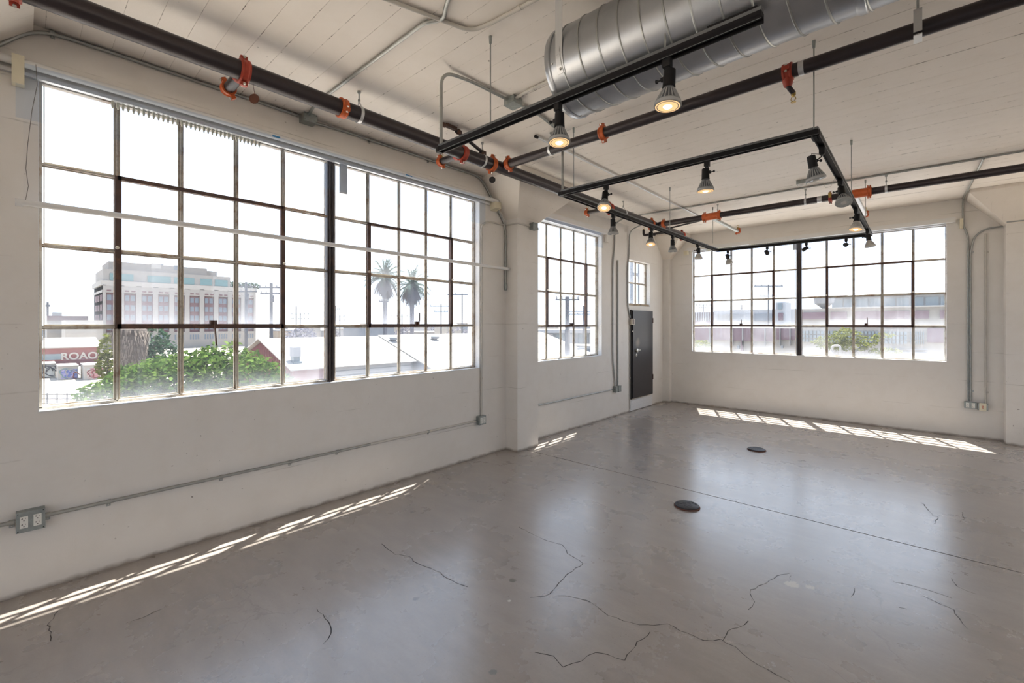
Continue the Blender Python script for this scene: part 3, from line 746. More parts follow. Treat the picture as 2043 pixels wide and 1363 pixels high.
for x in (DX0+.003, DX0+1.33):
    MB().rev((x, DY, DZ), (1, 0, 0), [(0, DR+.0015), (.012, DR+.007), (.03, DR+.007), (.035, DR+.0015)], 56, caps=False).build('collar', M_duct, du, smooth=True)
sc_ = MB()
for a in range(0, 360, 45):
    d = Vector((0, math.cos(math.radians(a+12)), math.sin(math.radians(a+12))))
    sc_.rev(Vector((DX0+.05, DY, DZ))+d*DR, d, [(0, .005), (.004, .005)], 6)
sc_.build('screw', M_zinc, du)
st_ = MB()
for i in range(14):
    a0 = math.radians(190+i*9.0-10); a1 = math.radians(190+(i+1)*9.0-10)
    p0 = [DX0+.10, DY+(DR+.003)*math.cos(a0), DZ+(DR+.003)*math.sin(a0)]; p1 = [DX0+.10, DY+(DR+.003)*math.cos(a1), DZ+(DR+.003)*math.sin(a1)]
    if a1 > math.radians(214): break
    q0, q1 = Vector(p0), Vector(p1); m = (q0+q1)/2; t_ = (q1-q0).normalized(); nn = t_.cross(Vector((1, 0, 0)))
    st_.obox(m, Vector((1, 0, 0)), t_, nn, .022, (q1-q0).length/2+.002, .0012)
st_.box(DX0+.078, DX0+.122, DY-DR-.004, DY-DR-.0015, DZ-.02, ZC)
hs = st_.build('hanging_strap', M_alu, du)
s2 = MB()
for zz in (DZ-.09, DZ+.06): s2.rev((DX0+.10, DY-DR*.985 if zz > DZ else DY-DR*.93, zz), (0, -1, 0), [(0, .007), (.006, .007)], 8)
s2.build('screw', M_zinc, hs)
MB().box(DX0+2.0, DX0+2.04, DY-DR-.004, DY-DR-.0015, DZ, ZC).build('hanging_strap', M_alu, du)
MB().box(DX0+2.0, DX0+2.04, DY+DR+.0015, DY+DR+.004, DZ, ZC).build('hanging_strap', M_alu, du)

# ------------------------------------------------------------ LIGHT TRACKS
TZ = 2.82
def track(root, p0, p1, ext=0):
    p0 = Vector(p0); p1 = Vector(p1); d = (p1-p0).normalized(); s_ = d.cross(Vector((0, 0, 1)))
    L = (p1-p0).length/2; c = (p0+p1)/2
    m = MB(); m.obox(c+Vector((0, 0, .0)), d, s_, Vector((0, 0, 1)), L, .021, .010).obox(c+s_*.018+Vector((0, 0, -.016)), d, s_, Vector((0, 0, 1)), L, .003, .008).obox(c-s_*.018+Vector((0, 0, -.016)), d, s_, Vector((0, 0, 1)), L, .003, .008)
    o = m.build('track_bar', M_track, root)
    m = MB(); m.obox(c+Vector((0, 0, .018)), d, s_, Vector((0, 0, 1)), L, .018, .008); m.build('top_channel', M_trackalu, o)
    for sg in (-1, 1): MB().obox(c+s_*.0212*sg+Vector((0, 0, -.0235)), d, s_, Vector((0, 0, 1)), L, .0006, .001).build('edge_line', M_trackalu, o)
    return o
A0, A1 = (1.445, 1.965, TZ), (3.455, 1.965, TZ)
ta = thing('light_track', 'straight black light track hanging below the duct', 'light track', (2.45, 1.965, TZ))
track(ta, A0, A1)
MB().box(1.425, 1.455, 1.944, 1.986, TZ-.026, TZ+.012).build('end_cap', M_black, ta)
MB().box(3.25, 3.44, 1.948, 1.953, TZ+.026, TZ+.036).build('joiner_plate', M_track, ta)
TX0, TX1, TY0, TY1 = 1.452, 3.425, 3.39, 7.755
tb = thing('light_track', 'rectangular loop of black light track hanging over the far half of the room', 'light track', (2.44, 5.57, TZ))
track(tb, (TX0, TY0, TZ), (TX1+.017, TY0, TZ)); track(tb, (TX1, TY0, TZ), (TX1, TY1, TZ)); track(tb, (TX0-.017, TY1, TZ), (TX1+.017, TY1, TZ)); track(tb, (TX0, TY0, TZ), (TX0, TY1, TZ))
MB().box(TX0-.022, TX0+.022, TY0-.024, TY0+.02, TZ-.026, TZ+.010).build('corner_connector', M_black, tb)
MB().box(TX1-.09, TX1+.019, TY0-.019, TY0+.019, TZ-.019, TZ-.013).box(TX1-.03, TX1+.0, TY0, TY0+.12, TZ-.019, TZ-.013).build('corner_connector', M_track, tb)
MB().box(TX1-.02, TX1+.022, TY1-.022, TY1+.022, TZ-.024, TZ+.012).build('corner_connector', M_black, tb)
def rod(x, y, label):
    t = thing('hanging_rod', label, 'hanging rod', (x, y, (ZC+TZ)/2), 'threaded rods holding the light tracks')
    MB().tube([(x, y, TZ+.018), (x, y, ZC)], .0042, 8).build('rod', M_galv, t, smooth=True)
    MB().rev((x, y, ZC), (0, 0, -1), [(0, .010), (.045, .008)], 8).build('ceiling_anchor', M_galvbox, t)
rod(1.941, 1.965, 'thin rod at left part of the straight light track'); rod(3.06, 1.965, 'thin rod in front of the duct holding the straight light track')
rod(1.585, 3.39, 'thin rod near the left front corner of the track loop'); rod(3.42, 3.37, 'thin rod at the right front corner of the track loop')
rod(3.425, 5.44, 'thin rod at middle of right side of the track loop'); rod(1.50, 5.72, 'thin rod at middle of left side of the track loop')
rod(1.58, 7.12, 'thin rod on left side of the loop near its far corner'); rod(3.42, 7.05, 'thin rod on right side of the loop near its far corner')

def lamp(x, y, tilt_dir, tilt, lit, label, side=(1, 0, 0), bulb=True, white=False, off=(0, 0, 0)):
    """track head: adapter on the track, swivel arm, black socket, finned PAR lamp"""
    t = thing('track_light', label, 'track light', (x, y, TZ-.02), 'track lights with flood lamps' if bulb else 'empty track light sockets')
    sv = Vector(side).normalized()
    MB().box(x-.017, x+.017, y-.017, y+.017, TZ-.062, TZ-.012).box(x-.011, x+.011, y-.011, y+.011, TZ-.072, TZ-.062).build('adapter', M_black, t)
    neck = Vector((x, y, TZ-.07)); piv = neck + sv*.020 + Vector((0, 0, -.038)) + Vector(off)
    MB().tube([neck, neck+sv*.010+Vector(off)*.3+Vector((0, 0, -.014)), piv], .0042, 6).rev(piv-sv*.004, sv, [(0, .011), (.012, .011)], 10).tube([piv+sv*.006, piv+sv*.030], .004, 6).rev(piv+sv*.026, sv, [(0, .009), (.008, .009)], 8).build('swivel_arm', M_black, t)
    ax = Vector((0, 0, -1)); td = Vector(tilt_dir)
    if td.length > 0: ax = (Vector((0, 0, -1))*math.cos(tilt)+td.normalized()*math.sin(tilt)).normalized()
    c0 = piv - sv*.030 - ax*.034
    so = MB().rev(c0, ax, [(0, .018), (.004, .0255), (.074, .0275), (.078, .0285), (.082, .0285)], 18).build('socket', M_black, t, smooth=True)
    MB().tube([c0+sv*.006, c0-ax*.016+sv*.010, neck+sv*.012], .0022, 5).build('cord', M_black, so)
    if not bulb:
        MB().rev(c0+ax*.0822, ax, [(0, .024), (.001, .024)], 14).build('socket_mouth', M_slot, so)
        return t
    body = M_finlampw if white else M_finlamp
    b0 = c0+ax*.078
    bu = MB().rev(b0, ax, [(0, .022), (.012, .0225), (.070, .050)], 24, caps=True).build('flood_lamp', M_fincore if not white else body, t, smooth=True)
    MB().rev(b0, ax, [(.066, .049), (.070, .053), (.074, .0585), (.088, .0600), (.090, .0565)], 28).build('lamp_rim', body, bu, smooth=True)
    u = ax.orthogonal().normalized(); v = ax.cross(u); fn = MB()
    for k in range(20):
        a = 2*math.pi*k/20; d = u*math.cos(a)+v*math.sin(a); s3 = ax.cross(d)
        q = [b0+ax*.012+d*.023, b0+ax*.070+d*.050, b0+ax*.072+d*.0575, b0+ax*.014+d*.0295]
        fn.prism([p-s3*.002 for p in q], s3*.004)
    fn.build('cooling_fins', body, bu)
    MB().rev(b0+ax*.0905, ax, [(0, .0535), (.0008, .0535)], 28).build('lens', M_glow if lit else M_lensoff, bu)
    MB().rev(b0+ax*.0912, ax, [(0, .0475), (.0008, .0475), (.0008, .0440), (0, .0440)], 28).build('lens_ring', body, bu)
    MB().rev(b0+ax*.0915, ax, [(0, .020), (.004, .016), (.005, .003)], 20).build('led_core', M_core if lit else M_finlampw, bu, smooth=True)
    return t
CAMD = Vector((.65, -.75, 0))
lamp(2.46, 1.965, (0.3, -.5, 0), .10, 1, 'lit flood lamp on the straight track, left one, black cylinder socket', (-1, 0, 0))
lamp(3.07, 1.965, (-.1, -.2, 0), .08, 1, 'largest lit flood lamp on the straight track below the duct', (-1, 0, 0))
lamp(1.92, TY0, (.4, -1, 0), .42, 1, 'brightly lit flood lamp on front bar of the loop, facing the room', (1, 0, 0))
lamp(2.76, TY0, (0, 0, 0), 0, 1, 'flood lamp pointing straight down at middle of front bar of the loop', (1, 0, 0))
lamp(TX1, 3.66, (.74, .67, 0), .22, 0, 'large unlit grey flood lamp hanging next to the right front corner of the loop', (.74, .67, 0), off=(-.045, -.035, 0))
lamp(TX1, 4.60, (.35, -1, 0), .50, 0, 'unlit flood lamp showing its round grey lens on right bar of the loop', (-1, .3, 0))
lamp(TX1, 5.85, (-.2, -.6, 0), .22, 1, 'lit flood lamp on right bar of the loop in front of the far window', (-1, 0, 0), white=True)
lamp(TX1+.0, 7.25, (.5, 0, 0), .15, 0, 'white unlit flood lamp at far right corner of the loop', (-1, 0, 0), white=True)
lamp(3.16, TY1, (.2, -1, 0), 1.35, 0, 'bulbless round black socket, rightmost one on far bar of the loop', (1, 0, 0), bulb=False)
lamp(2.69, TY1, (1, .3, 0), -1.0, 0, 'bulbless black socket tipped sideways just right of the window mullion', (1, 0, 0), bulb=False)
lamp(2.18, TY1, (.6, -1, 0), .95, 0, 'bulbless black socket on far bar left of the window mullion', (1, 0, 0), bulb=False)
lamp(1.61, TY1, (.5, .3, 0), .25, 0, 'white unlit flood lamp tilted right near far left corner of the loop', (1, 0, 0), white=True)
lamp(TX0, 6.85, (0, 0, 0), 0, 0, 'white unlit flood lamp on left bar nearest the far corner of the loop', (-1, 0, 0), white=True)
lamp(TX0, 5.93, (0, .2, 0), .05, 0, 'grey unlit flood lamp on left bar, second from the far corner', (0, 1, 0))
lamp(TX0, 5.28, (.4, -1, 0), .32, 1, 'lit flood lamp on left bar of the loop glowing orange beside the small door window', (.3, .6, 0))
lamp(TX0, 4.34, (0, .1, 0), .05, 0, 'grey unlit flood lamp on left bar of the loop, nearest the pier', (0, 1, 0))

# ------------------------------------------------------------ CONDUITS AND BOXES
def conduit(pts, label, mat=None, r=.0115, rad=.06, straps=(), org=None, smooth=True, loop=8):
    mat = mat or M_galv
    t = thing('conduit', label, 'conduit', org or pts[0])
    MB().tube(arc(pts, rad, loop), r, 10).build('tube', mat, t, smooth=True)
    for (c, ax, nrm) in straps:
        c = Vector(c); ax = Vector(ax); nrm = Vector(nrm); s_ = ax.cross(nrm)
        m = MB(); m.rev(c-ax*.011, ax, [(0, r+.001), (0, r+.003), (.022, r+.003), (.022, r+.001)], 12)
        m.obox(c+s_*(r+.010)-nrm*(r-.002), ax, s_, nrm, .011, .010, .0018)
        st = m.build('strap', mat, t)
        MB().rev(c+s_*(r+.010)-nrm*(r-.003), nrm, [(0, .004), (.004, .003)], 8).build('screw', M_zinc, st)
    return t
def jbox(c, hx, hy, hz, label, nrm, kind=None, mat=None):
    t = thing('outlet_box' if kind else 'junction_box', label, 'outlet' if kind else 'electrical box', c)
    mat = mat or M_galvbox; x, y, z = c
    b = MB().box(x-hx, x+hx, y-hy, y+hy, z-hz, z+hz).build('box', mat, t)
    n_ = Vector(nrm); s_ = Vector((0, 1, 0)) if abs(n_.x) > .5 else Vector((1, 0, 0)); hw = hy if abs(n_.x) > .5 else hx
    dep = hx if abs(n_.x) > .5 else (hy if abs(n_.y) > .5 else hz)
    up = Vector((0, 0, 1)) if abs(n_.z) < .5 else Vector((0, 1, 0))
    if abs(n_.z) > .5:
        MB().obox(Vector(c)+n_*(dep+.002), Vector((1, 0, 0)), Vector((0, 1, 0)), n_, hx+.003, hy+.003, .002).build('cover_plate', mat, t)
        return t
    f0 = Vector(c)+n_*dep
    MB().obox(f0+n_*.004, s_, up, n_, hw+.001, hz+.001, .004).build('cover_plate', mat, t)
    k = MB()
    for i in (-1, 1):
        for j in (-1, 1): k.rev(f0+n_*.008+s_*i*(hw-.007)+up*j*(hz-.007), n_, [(0, .003), (.002, .003)], 6)
    k.build('cover_screw', M_slot, t)
    if kind == 'duplex2':
        for sg in (-1, 1):
            cc = f0+n_*.009+s_*sg*hw*.47
            r = MB().obox(cc, s_, up, n_, .0165, .0335, .0022).build('receptacle', M_recept, t)
            m = MB()
            for vv in (-.017, .017):
                m.obox(cc+n_*.0024+s_*(-.006)+up*(vv+.005), s_, up, n_, .0011, .0042, .0004).obox(cc+n_*.0024+s_*.006+up*(vv+.005), s_, up, n_, .0011, .0035, .0004)
                m.obox(cc+n_*.0024+s_*(-.008)+up*(vv+.005), s_, up, n_, .003, .0011, .0004)
                m.rev(cc+n_*.0022+up*(vv-.007), n_, [(0, .0028), (.0006, .0028)], 8)
            m.build('slots', M_slot, r)
    if kind == 'data':
        cc = f0+n_*.010
        r = MB().obox(cc, s_, up, n_, .034, .055, .003).build('wall_plate', M_cream, t)
        MB().obox(cc+n_*.004+up*.012, s_, up, n_, .009, .005, .001).obox(cc+n_*.004-up*.012, s_, up, n_, .009, .005, .001).build('jack', M_label, r)
    return t
XN = (1, 0, 0); YN = (0, -1, 0)
# wall above and below the big window
jbox((.026, .040, .447), .026, .058, .058, 'grey metal box with two white duplex outlets at lower left of the wall', XN, 'duplex2')
conduit([(.014, -.6, .447), (.014, -.02, .447)], 'short conduit running into left side of the double outlet box', org=(.014, -.3, .447), straps=[((.014, -.035, .447), (0, 1, 0), (1, 0, 0))])
conduit([(.014, .098, .447), (.014, 3.66, .447)], 'long conduit along lower wall between the two outlet boxes', org=(.014, 1.9, .447),
        straps=[((.014, y, .447), (0, 1, 0), (1, 0, 0)) for y in (.11, .385, 1.02, 1.52, 1.93, 2.95)])
MB().tube([(.0142, 2.26, .447), (.0142, 3.64, .447)], .0122, 10).build('painted_length', M_condwhite, bpy.data.objects['conduit.001'], smooth=True)
jbox((.026, 3.715, .452), .026, .050, .052, 'metal outlet box on wall left of the tall pier', XN, 'duplex2')
conduit([(.014, 3.735, .50), (.014, 3.735, 2.80), (.014, 3.86, 2.86), (.014, 4.168, 2.86)], 'painted conduit rising beside the large window then bending to the pier', M_condwhite, rad=.12, org=(.014, 3.735, 1.6),
        straps=[((.014, 3.735, z), (0, 0, 1), (1, 0, 0)) for z in (.95, 1.86, 2.68)])
conduit([(.03, 4.166, 2.86), (.215, 4.166, 2.86), (.215, 4.40, 2.86)], 'short conduit wrapping the pier corner into small grey box', M_condwhite, rad=.04, org=(.215, 4.2, 2.86))
jbox((.228, 4.455, 2.86), .027, .045, .045, 'small grey junction box on the pier face', XN)
conduit([(.215, 4.50, 2.86), (.215, 4.58, 2.86), (.17, 4.612, 2.84), (.03, 4.612, 2.74)], 'short curved conduit leaving the pier box towards second window', M_galv, r=.009, rad=.04, org=(.2, 4.56, 2.85))
conduit([(.016, -1.5, 2.62), (.016, -.42, 2.82), (.016, .06, 3.365), (.016, .30, 3.372), (.016, 1.59, 3.372)], 'conduit following the top of the wall from the left corner to a grey box', rad=.14, org=(.016, .6, 3.37),
        straps=[((.016, .13, 3.372), (0, 1, 0), (1, 0, 0))])
MB().tube([(.016, -.26, 3.00), (.016, -.20, 3.068)], .0122, 10, caps=False).build('printed_label', M_label, bpy.data.objects['conduit.005'], smooth=True)
jbox((.045, 1.655, 3.352), .045, .055, .034, 'grey junction box at top of the wall above the window middle', XN)
conduit([(.016, 1.71, 3.352), (.016, 1.95, 3.368), (.016, 3.72, 3.368), (.016, 4.155, 2.86), (.016, 4.155, 2.12)], 'conduit from the wall-top box down along the pier', rad=.12, org=(.016, 2.7, 3.37),
        straps=[((.016, y, 3.368), (0, 1, 0), (1, 0, 0)) for y in (2.25, 2.95)]+[((.016, 4.155, 2.72), (0, 0, 1), (1, 0, 0))])
cf = bpy.data.objects['conduit.006']
MB().rev((.018, 4.155, 2.13), (0, 0, -1), [(0, .012), (.02, .02), (.06, .022), (.08, .020), (.10, .012)], 12).build('cord_fitting', M_galvbox, cf, smooth=True)
# ceiling runs
conduit([(.03, 1.655, 3.376), (.30, 1.60, 3.376), (1.76, 1.60, 3.376), (1.86, 1.66, 3.376), (1.95, 1.60, 3.376), (2.6, 1.30, 3.376)], 'shiny conduit crossing the ceiling from wall box towards upper centre', M_galv, rad=.05, org=(1.0, 1.6, 3.376))
conduit([(1.6, .8, 3.377), (1.90, 1.84, 3.377), (2.05, 1.87, 3.377), (3.6, 2.0, 3.377)], 'painted conduit curving across the ceiling at top centre', M_condwhite, rad=.14, org=(1.9, 1.8, 3.377), straps=[((2.25, 1.886, 3.377), (1, .08, 0), (0, 0, -1))])
conduit([(1.457, 1.965, TZ+.0), (1.457, 1.965, 3.36), (1.49, 2.2, 3.375), (1.51, 2.575, 3.372)], 'looping conduit from ceiling box down to left end of the straight track', M_galv, r=.0115, rad=.11, org=(1.457, 1.965, 3.1), straps=[((1.505, 2.40, 3.374), (0, 1, 0), (0, 0, -1))])
jbox((1.53, 2.63, 3.362), .052, .052, .027, 'square grey junction box on the ceiling left of the duct end', (0, 0, -1))
conduit([(1.575, 2.61, 3.37), (1.70, 2.595, 3.376), (2.5, 2.60, 3.376)], 'short ceiling conduit from the square box towards the duct', M_condwhite, org=(2.0, 2.6, 3.376), straps=[((1.76, 2.596, 3.376), (1, 0, 0), (0, 0, -1)), ((1.9, 2.596, 3.376), (1, 0, 0), (0, 0, -1))])
conduit([(1.53, 2.685, 3.37), (1.53, 2.95, 3.376), (1.47, 3.34, 3.372), (1.465, 3.385, 3.33), (1.465, 3.385, TZ+.0)], 'conduit dropping from the ceiling to left front corner of the track loop', M_galv, rad=.09, org=(1.465, 3.385, 3.1), straps=[((1.53, 2.80, 3.376), (0, 1, 0), (0, 0, -1))])
conduit([(1.235, 3.29, 3.372), (1.235, 6.40, 3.372)], 'thin shiny pipe along the ceiling with a dark capped end', M_alu, r=.009, org=(1.235, 4.8, 3.372), straps=[((1.235, 5.1, 3.372), (0, 1, 0), (0, 0, -1))])
MB().rev((1.235, 3.26, 3.372), (0, 1, 0), [(0, .012), (.004, .014), (.04, .014), (.045, .009)], 10).build('black_cap', M_slot, bpy.data.objects['conduit.012'], smooth=True)
conduit([(1.235, 6.44, 3.374), (1.235, 7.45, 3.374)], 'short thin pipe past the bend joint on the far ceiling', M_alu, r=.0085, org=(1.235, 7.0, 3.374))
conduit([(.30, 6.78, 3.378), (4.42, 6.93, 3.378)], 'straight conduit across the ceiling in front of the far branch pipe', M_galv, r=.011, org=(2.4, 6.9, 3.378), straps=[((2.35, 6.855, 3.378), (1, .036, 0), (0, 0, -1)), ((3.8, 6.91, 3.378), (1, .036, 0), (0, 0, -1))])
conduit([(4.43, 6.93, 3.378), (9.0, 6.93, 3.378)], 'ceiling conduit continuing right from elbow fitting', M_galv, r=.010, org=(5, 6.93, 3.378))
conduit([(4.425, 6.95, 3.376), (4.375, 8.97, 3.376), (4.375, 9.012, 3.33), (4.375, 9.012, 3.02), (4.425, 9.012, 2.84), (4.425, 9.012, .52)], 'conduit from ceiling elbow down far wall to the outlet boxes, left one of the pair', M_galv, rad=.05, org=(4.4, 9.012, 2.0),
        straps=[((4.425, 9.012, z), (0, 0, 1), (0, -1, 0)) for z in (2.62, .66)])
conduit([(4.76, 9.012, 2.935), (4.60, 9.012, 2.93), (4.49, 9.012, 2.84), (4.447, 9.012, 2.62), (4.447, 9.012, .52)], 'conduit curving from the right pilaster down the far wall, right one of the pair', M_galv, rad=.10, org=(4.447, 9.012, 1.9),
        straps=[((4.450, 9.012, z), (0, 0, 1), (0, -1, 0)) for z in (2.62, .66)])
conduit([(4.77, 8.795, 2.955), (5.4, 8.795, 2.955), (8.5, 9.0, 2.955)], 'horizontal conduit across the right pilaster face', M_galv, org=(5, 8.8, 2.955))
conduit([(4.595, 9.012, 2.86), (4.595, 9.012, .49)], 'single straight conduit on far wall left of the right pilaster', M_condwhite, org=(4.595, 9.012, 1.6), straps=[((4.595, 9.012, z), (0, 0, 1), (0, -1, 0)) for z in (2.60, .655)])
jbox((4.445, 8.998, .462), .060, .028, .044, 'double outlet box low on the far wall', YN, 'duplex2')
jbox((4.565, 8.998, .452), .050, .028, .046, 'cream data plate box beside the double outlet on the far wall', YN, 'data')
# short wall between second window and the door
conduit([(.016, 4.60, .478), (.016, 6.885, .478)], 'low conduit on the wall under the second window', M_galv, r=.010, org=(.016, 5.8, .478))
jbox((.026, 6.925, .478), .026, .036, .052, 'grey outlet box low on wall left of the door', XN, 'single')
jbox((.03, 7.015, .478), .030, .045, .052, 'darker grey box joined right of the small outlet box near the door', XN)
conduit([(.55, 6.55, 3.376), (.02, 6.90, 3.33), (.016, 6.93, 3.02), (.016, 6.86, 2.66), (.016, 6.86, 1.0), (.016, 6.93, .60), (.016, 6.93, .53)], 'curved conduit down the wall, left one of three beside the door', M_galv, rad=.14, org=(.016, 6.86, 2.0))
conduit([(.016, 7.03, 2.72), (.016, 7.03, .53)], 'straight conduit down the wall, middle one of three beside the door', M_galv, r=.013, org=(.016, 7.03, 1.6))
conduit([(.40, 7.35, 3.376), (.03, 7.43, 3.30), (.016, 7.45, 2.98), (.016, 7.42, 2.78), (.016, 7.385, 2.62), (.016, 7.385, 1.95), (.016, 7.48, 1.72)], 'conduit curving down from ceiling to the lock box beside the door', M_galv, rad=.12, org=(.016, 7.39, 2.3))
conduit([(.012, 7.475, 1.60), (.012, 7.475, .05)], 'thin pipe running down to the floor at left edge of the door', M_condwhite, r=.008, org=(.012, 7.475, .8), straps=[((.012, 7.475, .62), (0, 0, 1), (1, 0, 0))])
# detector on the ceiling
dt = thing('ceiling_sensor', 'small grey square sensor box on the far ceiling with dangling wire', 'sensor', (2.83, 6.55, 3.36))
MB().box(2.78, 2.88, 6.50, 6.60, 3.345, 3.39).build('box', M_galvbox, dt)
MB().rev((2.83, 6.55, 3.345), (0, 0, -1), [(0, .045), (.012, .04), (.03, .006)], 14).build('lens_cone', M_white, dt, smooth=True)
MB().tube(arc([(2.88, 6.6, 3.37), (3.05, 6.62, 3.33), (3.07, 6.60, 3.26), (3.12, 6.62, 3.27), (3.16, 6.62, 3.37)], .01), .002, 5).build('wire', M_condwhite, dt)

# ------------------------------------------------------------ FLOOR COVERS
def cover(x, y, label):
    t = thing('floor_cleanout_cover', label, 'floor cover', (x, y, 0), 'round iron covers set in the floor')
    MB().rev((x, y, -.004), (0, 0, 1), [(0, .108), (.010, .108), (.0125, .104)], 40).build('rim', M_rustdark, t, smooth=True)
    MB().rev((x, y, .006), (0, 0, 1), [(0, .100), (.010, .100), (.013, .095), (.0135, .0)], 40).build('lid', M_iron, t, smooth=True)
    cu = bpy.data.curves.new('raised_lettering', 'FONT'); cu.body = 'FLOOR\nCO'; cu.size = .052; cu.extrude = .0012; cu.align_x = 'CENTER'; cu.align_y = 'CENTER'
    o = bpy.data.objects.new('raised_lettering', cu); COL.objects.link(o); dg = bpy.context.evaluated_depsgraph_get(); me = bpy.data.meshes.new_from_object(o.evaluated_get(dg))
    bpy.data.objects.remove(o); o = bpy.data.objects.new('raised_lettering', me); COL.objects.link(o); me.materials.append(M_iron); o.parent = t; o.location = (0, 0, .0195); o.rotation_euler = (0, 0, .75)
    m = MB()
    for a in (0.6, .6+math.pi):
        m.rev((x+.075*math.cos(a), y+.075*math.sin(a), .0185), (0, 0, 1), [(0, .012), (.002, .011)], 12)
    m.build('cover_screw', M_slot, t)
cover(2.405, 3.935, 'dark round iron cover in the floor, nearer one, before the slab joint')
cover(2.383, 6.300, 'dark round iron cover in the floor, farther one, beyond the slab joint')

# ------------------------------------------------------------ OUTSIDE
GZ = -7.6      # street level; the loft is on the third floor
def at(px, depth): return EYE + (FWD + RGT*((px-1021.5)/FPX))*depth
def hz(py, depth): return 1.6 + (647-py)/FPX*depth
def emat(name, col, var=.10, scale=.6, rough=.85, bump=0): return simple(name, col, rough, 0, var, scale, bump)  # far tones lean pale and bluish, with aerial haze put into the colour
M_ground = emat('pale_concrete_ground', (.29, .255, .215), .12, .15)
M_cream_w = emat('cream_building', (.20, .19, .178)); M_creamd = emat('dim_cream_building', (.17, .16, .15))
M_brick = emat('hazy_brick', (.095, .052, .058), .15, 1.5); M_winb = emat('far_window_glass', (.085, .11, .14), .2, .8, .35)
M_teal = emat('penthouse_glass', (.085, .15, .155), .25, .5, .3)
M_redw = emat('red_painted_wall', (.125, .034, .038), .2, 1.2); M_darkred = emat('dark_red_wall', (.07, .028, .036), .2, 2)
M_roofw = emat('white_roof', (.25, .24, .225), .06, .4); M_bluegrey = emat('blue_grey_cladding', (.13, .15, .18), .15, .8)
M_pole = emat('utility_pole', (.055, .06, .075), .2, 3); M_trunk = emat('palm_trunk', (.11, .115, .14), .3, 2)
M_tan = emat('tan_building', (.22, .185, .15)); M_grey = emat('grey_building', (.17, .175, .185)); M_pale = emat('pale_building', (.25, .26, .28))
M_purp = emat('mauve_brick', (.115, .075, .095), .15, 1.0)
M_glassb = emat('glass_block', (.10, .135, .16), .25, 1.2, .4); M_thatch = emat('dry_thatch', (.045, .035, .030), .6, 2.5, bump=.5); M_thatch2 = emat('bleached_dry_fronds', (.11, .088, .072), .7, 1.5)
M_black2 = emat('dark_paint', (.03, .03, .045))

def leafmat(name, a, b):
    q = N(name); p = q.pos(); n1 = q.noise(p, 2.0, 3, .7)
    oi = q.n('ShaderNodeNewGeometry').outputs['Random Per Island']
    c = q.mix(oi, C(*a), C(*b)); c = q.mix(q.math('MULTIPLY', n1, .4), c, C(*[v*.5 for v in a]))
    d = q.n('ShaderNodeBsdfDiffuse'); q.l(c, d.inputs[0]); t = q.n('ShaderNodeBsdfTranslucent'); q.l(c, t.inputs[0])
    m = q.n('ShaderNodeMixShader'); m.inputs[0].default_value = .35; q.l(d.outputs[0], m.inputs[1]); q.l(t.outputs[0], m.inputs[2])
    return q.done(m.outputs[0])
M_leaf = leafmat('bright_leaves', (.022, .055, .010), (.10, .155, .035))
M_leaf2 = leafmat('dark_leaves', (.02, .045, .03), (.05, .085, .05))
M_leafy = leafmat('yellow_leaves', (.07, .085, .02), (.17, .18, .05))
M_frond = leafmat('palm_fronds', (.06, .085, .075), (.12, .15, .14))
M_frondd = leafmat('hazy_dry_fronds', (.085, .09, .12), (.15, .15, .18))  # bluish aerial haze is put into this leaf colour

struct(MB().box(-900, 700, -300, 1300, GZ-1, GZ).build('ground', M_ground))

def building(name, label, x0, x1, y0, y1, z0, z1, mat, group=None, roof=None):
    t = thing(name, label, 'building', ((x0+x1)/2, (y0+y1)/2, z0), group)
    MB().box(x0, x1, y0, y1, z0, z1).build('walls', mat, t)
    if roof: MB().box(x0-.3, x1+.3, y0-.3, y1+.3, z1, z1+.5).build('roof', roof, t)
    return t

# --- big cream apartment building with brick bays (faces +x)
BX = -205.0; BY0, BY1 = 19.2, 67.5
def bz(py, y):   # height on the facade plane at street distance y
    d = (Vector((BX, y, 0))-EYE).dot(FWD); return hz(py, d)
cb = thing('apartment_building', 'large cream apartment building with tall red brick bays and glassy top floor', 'building', (BX-15, 43, GZ))
zc = bz(568, BY0); zb = bz(664, BY0)
MB().box(BX-28, BX-1.2, BY0, BY1, GZ, zc).build('main_block', M_cream_w, cb)
MB().box(BX-28.6, BX-.2, BY0-.6, BY1+.6, zc-.2, zc+1.6).box(BX-28.2, BX-.8, BY0-.2, BY1+.2, bz(583, BY0)-.0, bz(578, BY0)).build('cornice', M_roofw, cb)
MB().box(BX-28, BX-1.2, BY0, BY0+.9, GZ, zc).box(BX-1.25, BX-.3, BY0, BY1, GZ, zb).build('base_facing', M_cream_w, cb)
nbay = 10; wy = (BY1-BY0)/nbay
for i in range(nbay+1):
    y = BY0+i*wy
    MB().box(BX-1.3, BX-.2, y-(.0 if i == 0 else .75), y+(.75 if i < nbay else 0), zb, zc).build('pier', M_cream_w, cb)
MB().box(BX-1.3, BX-.25, BY0, BY1, bz(583, BY0), zc).build('frieze', M_cream_w, cb)
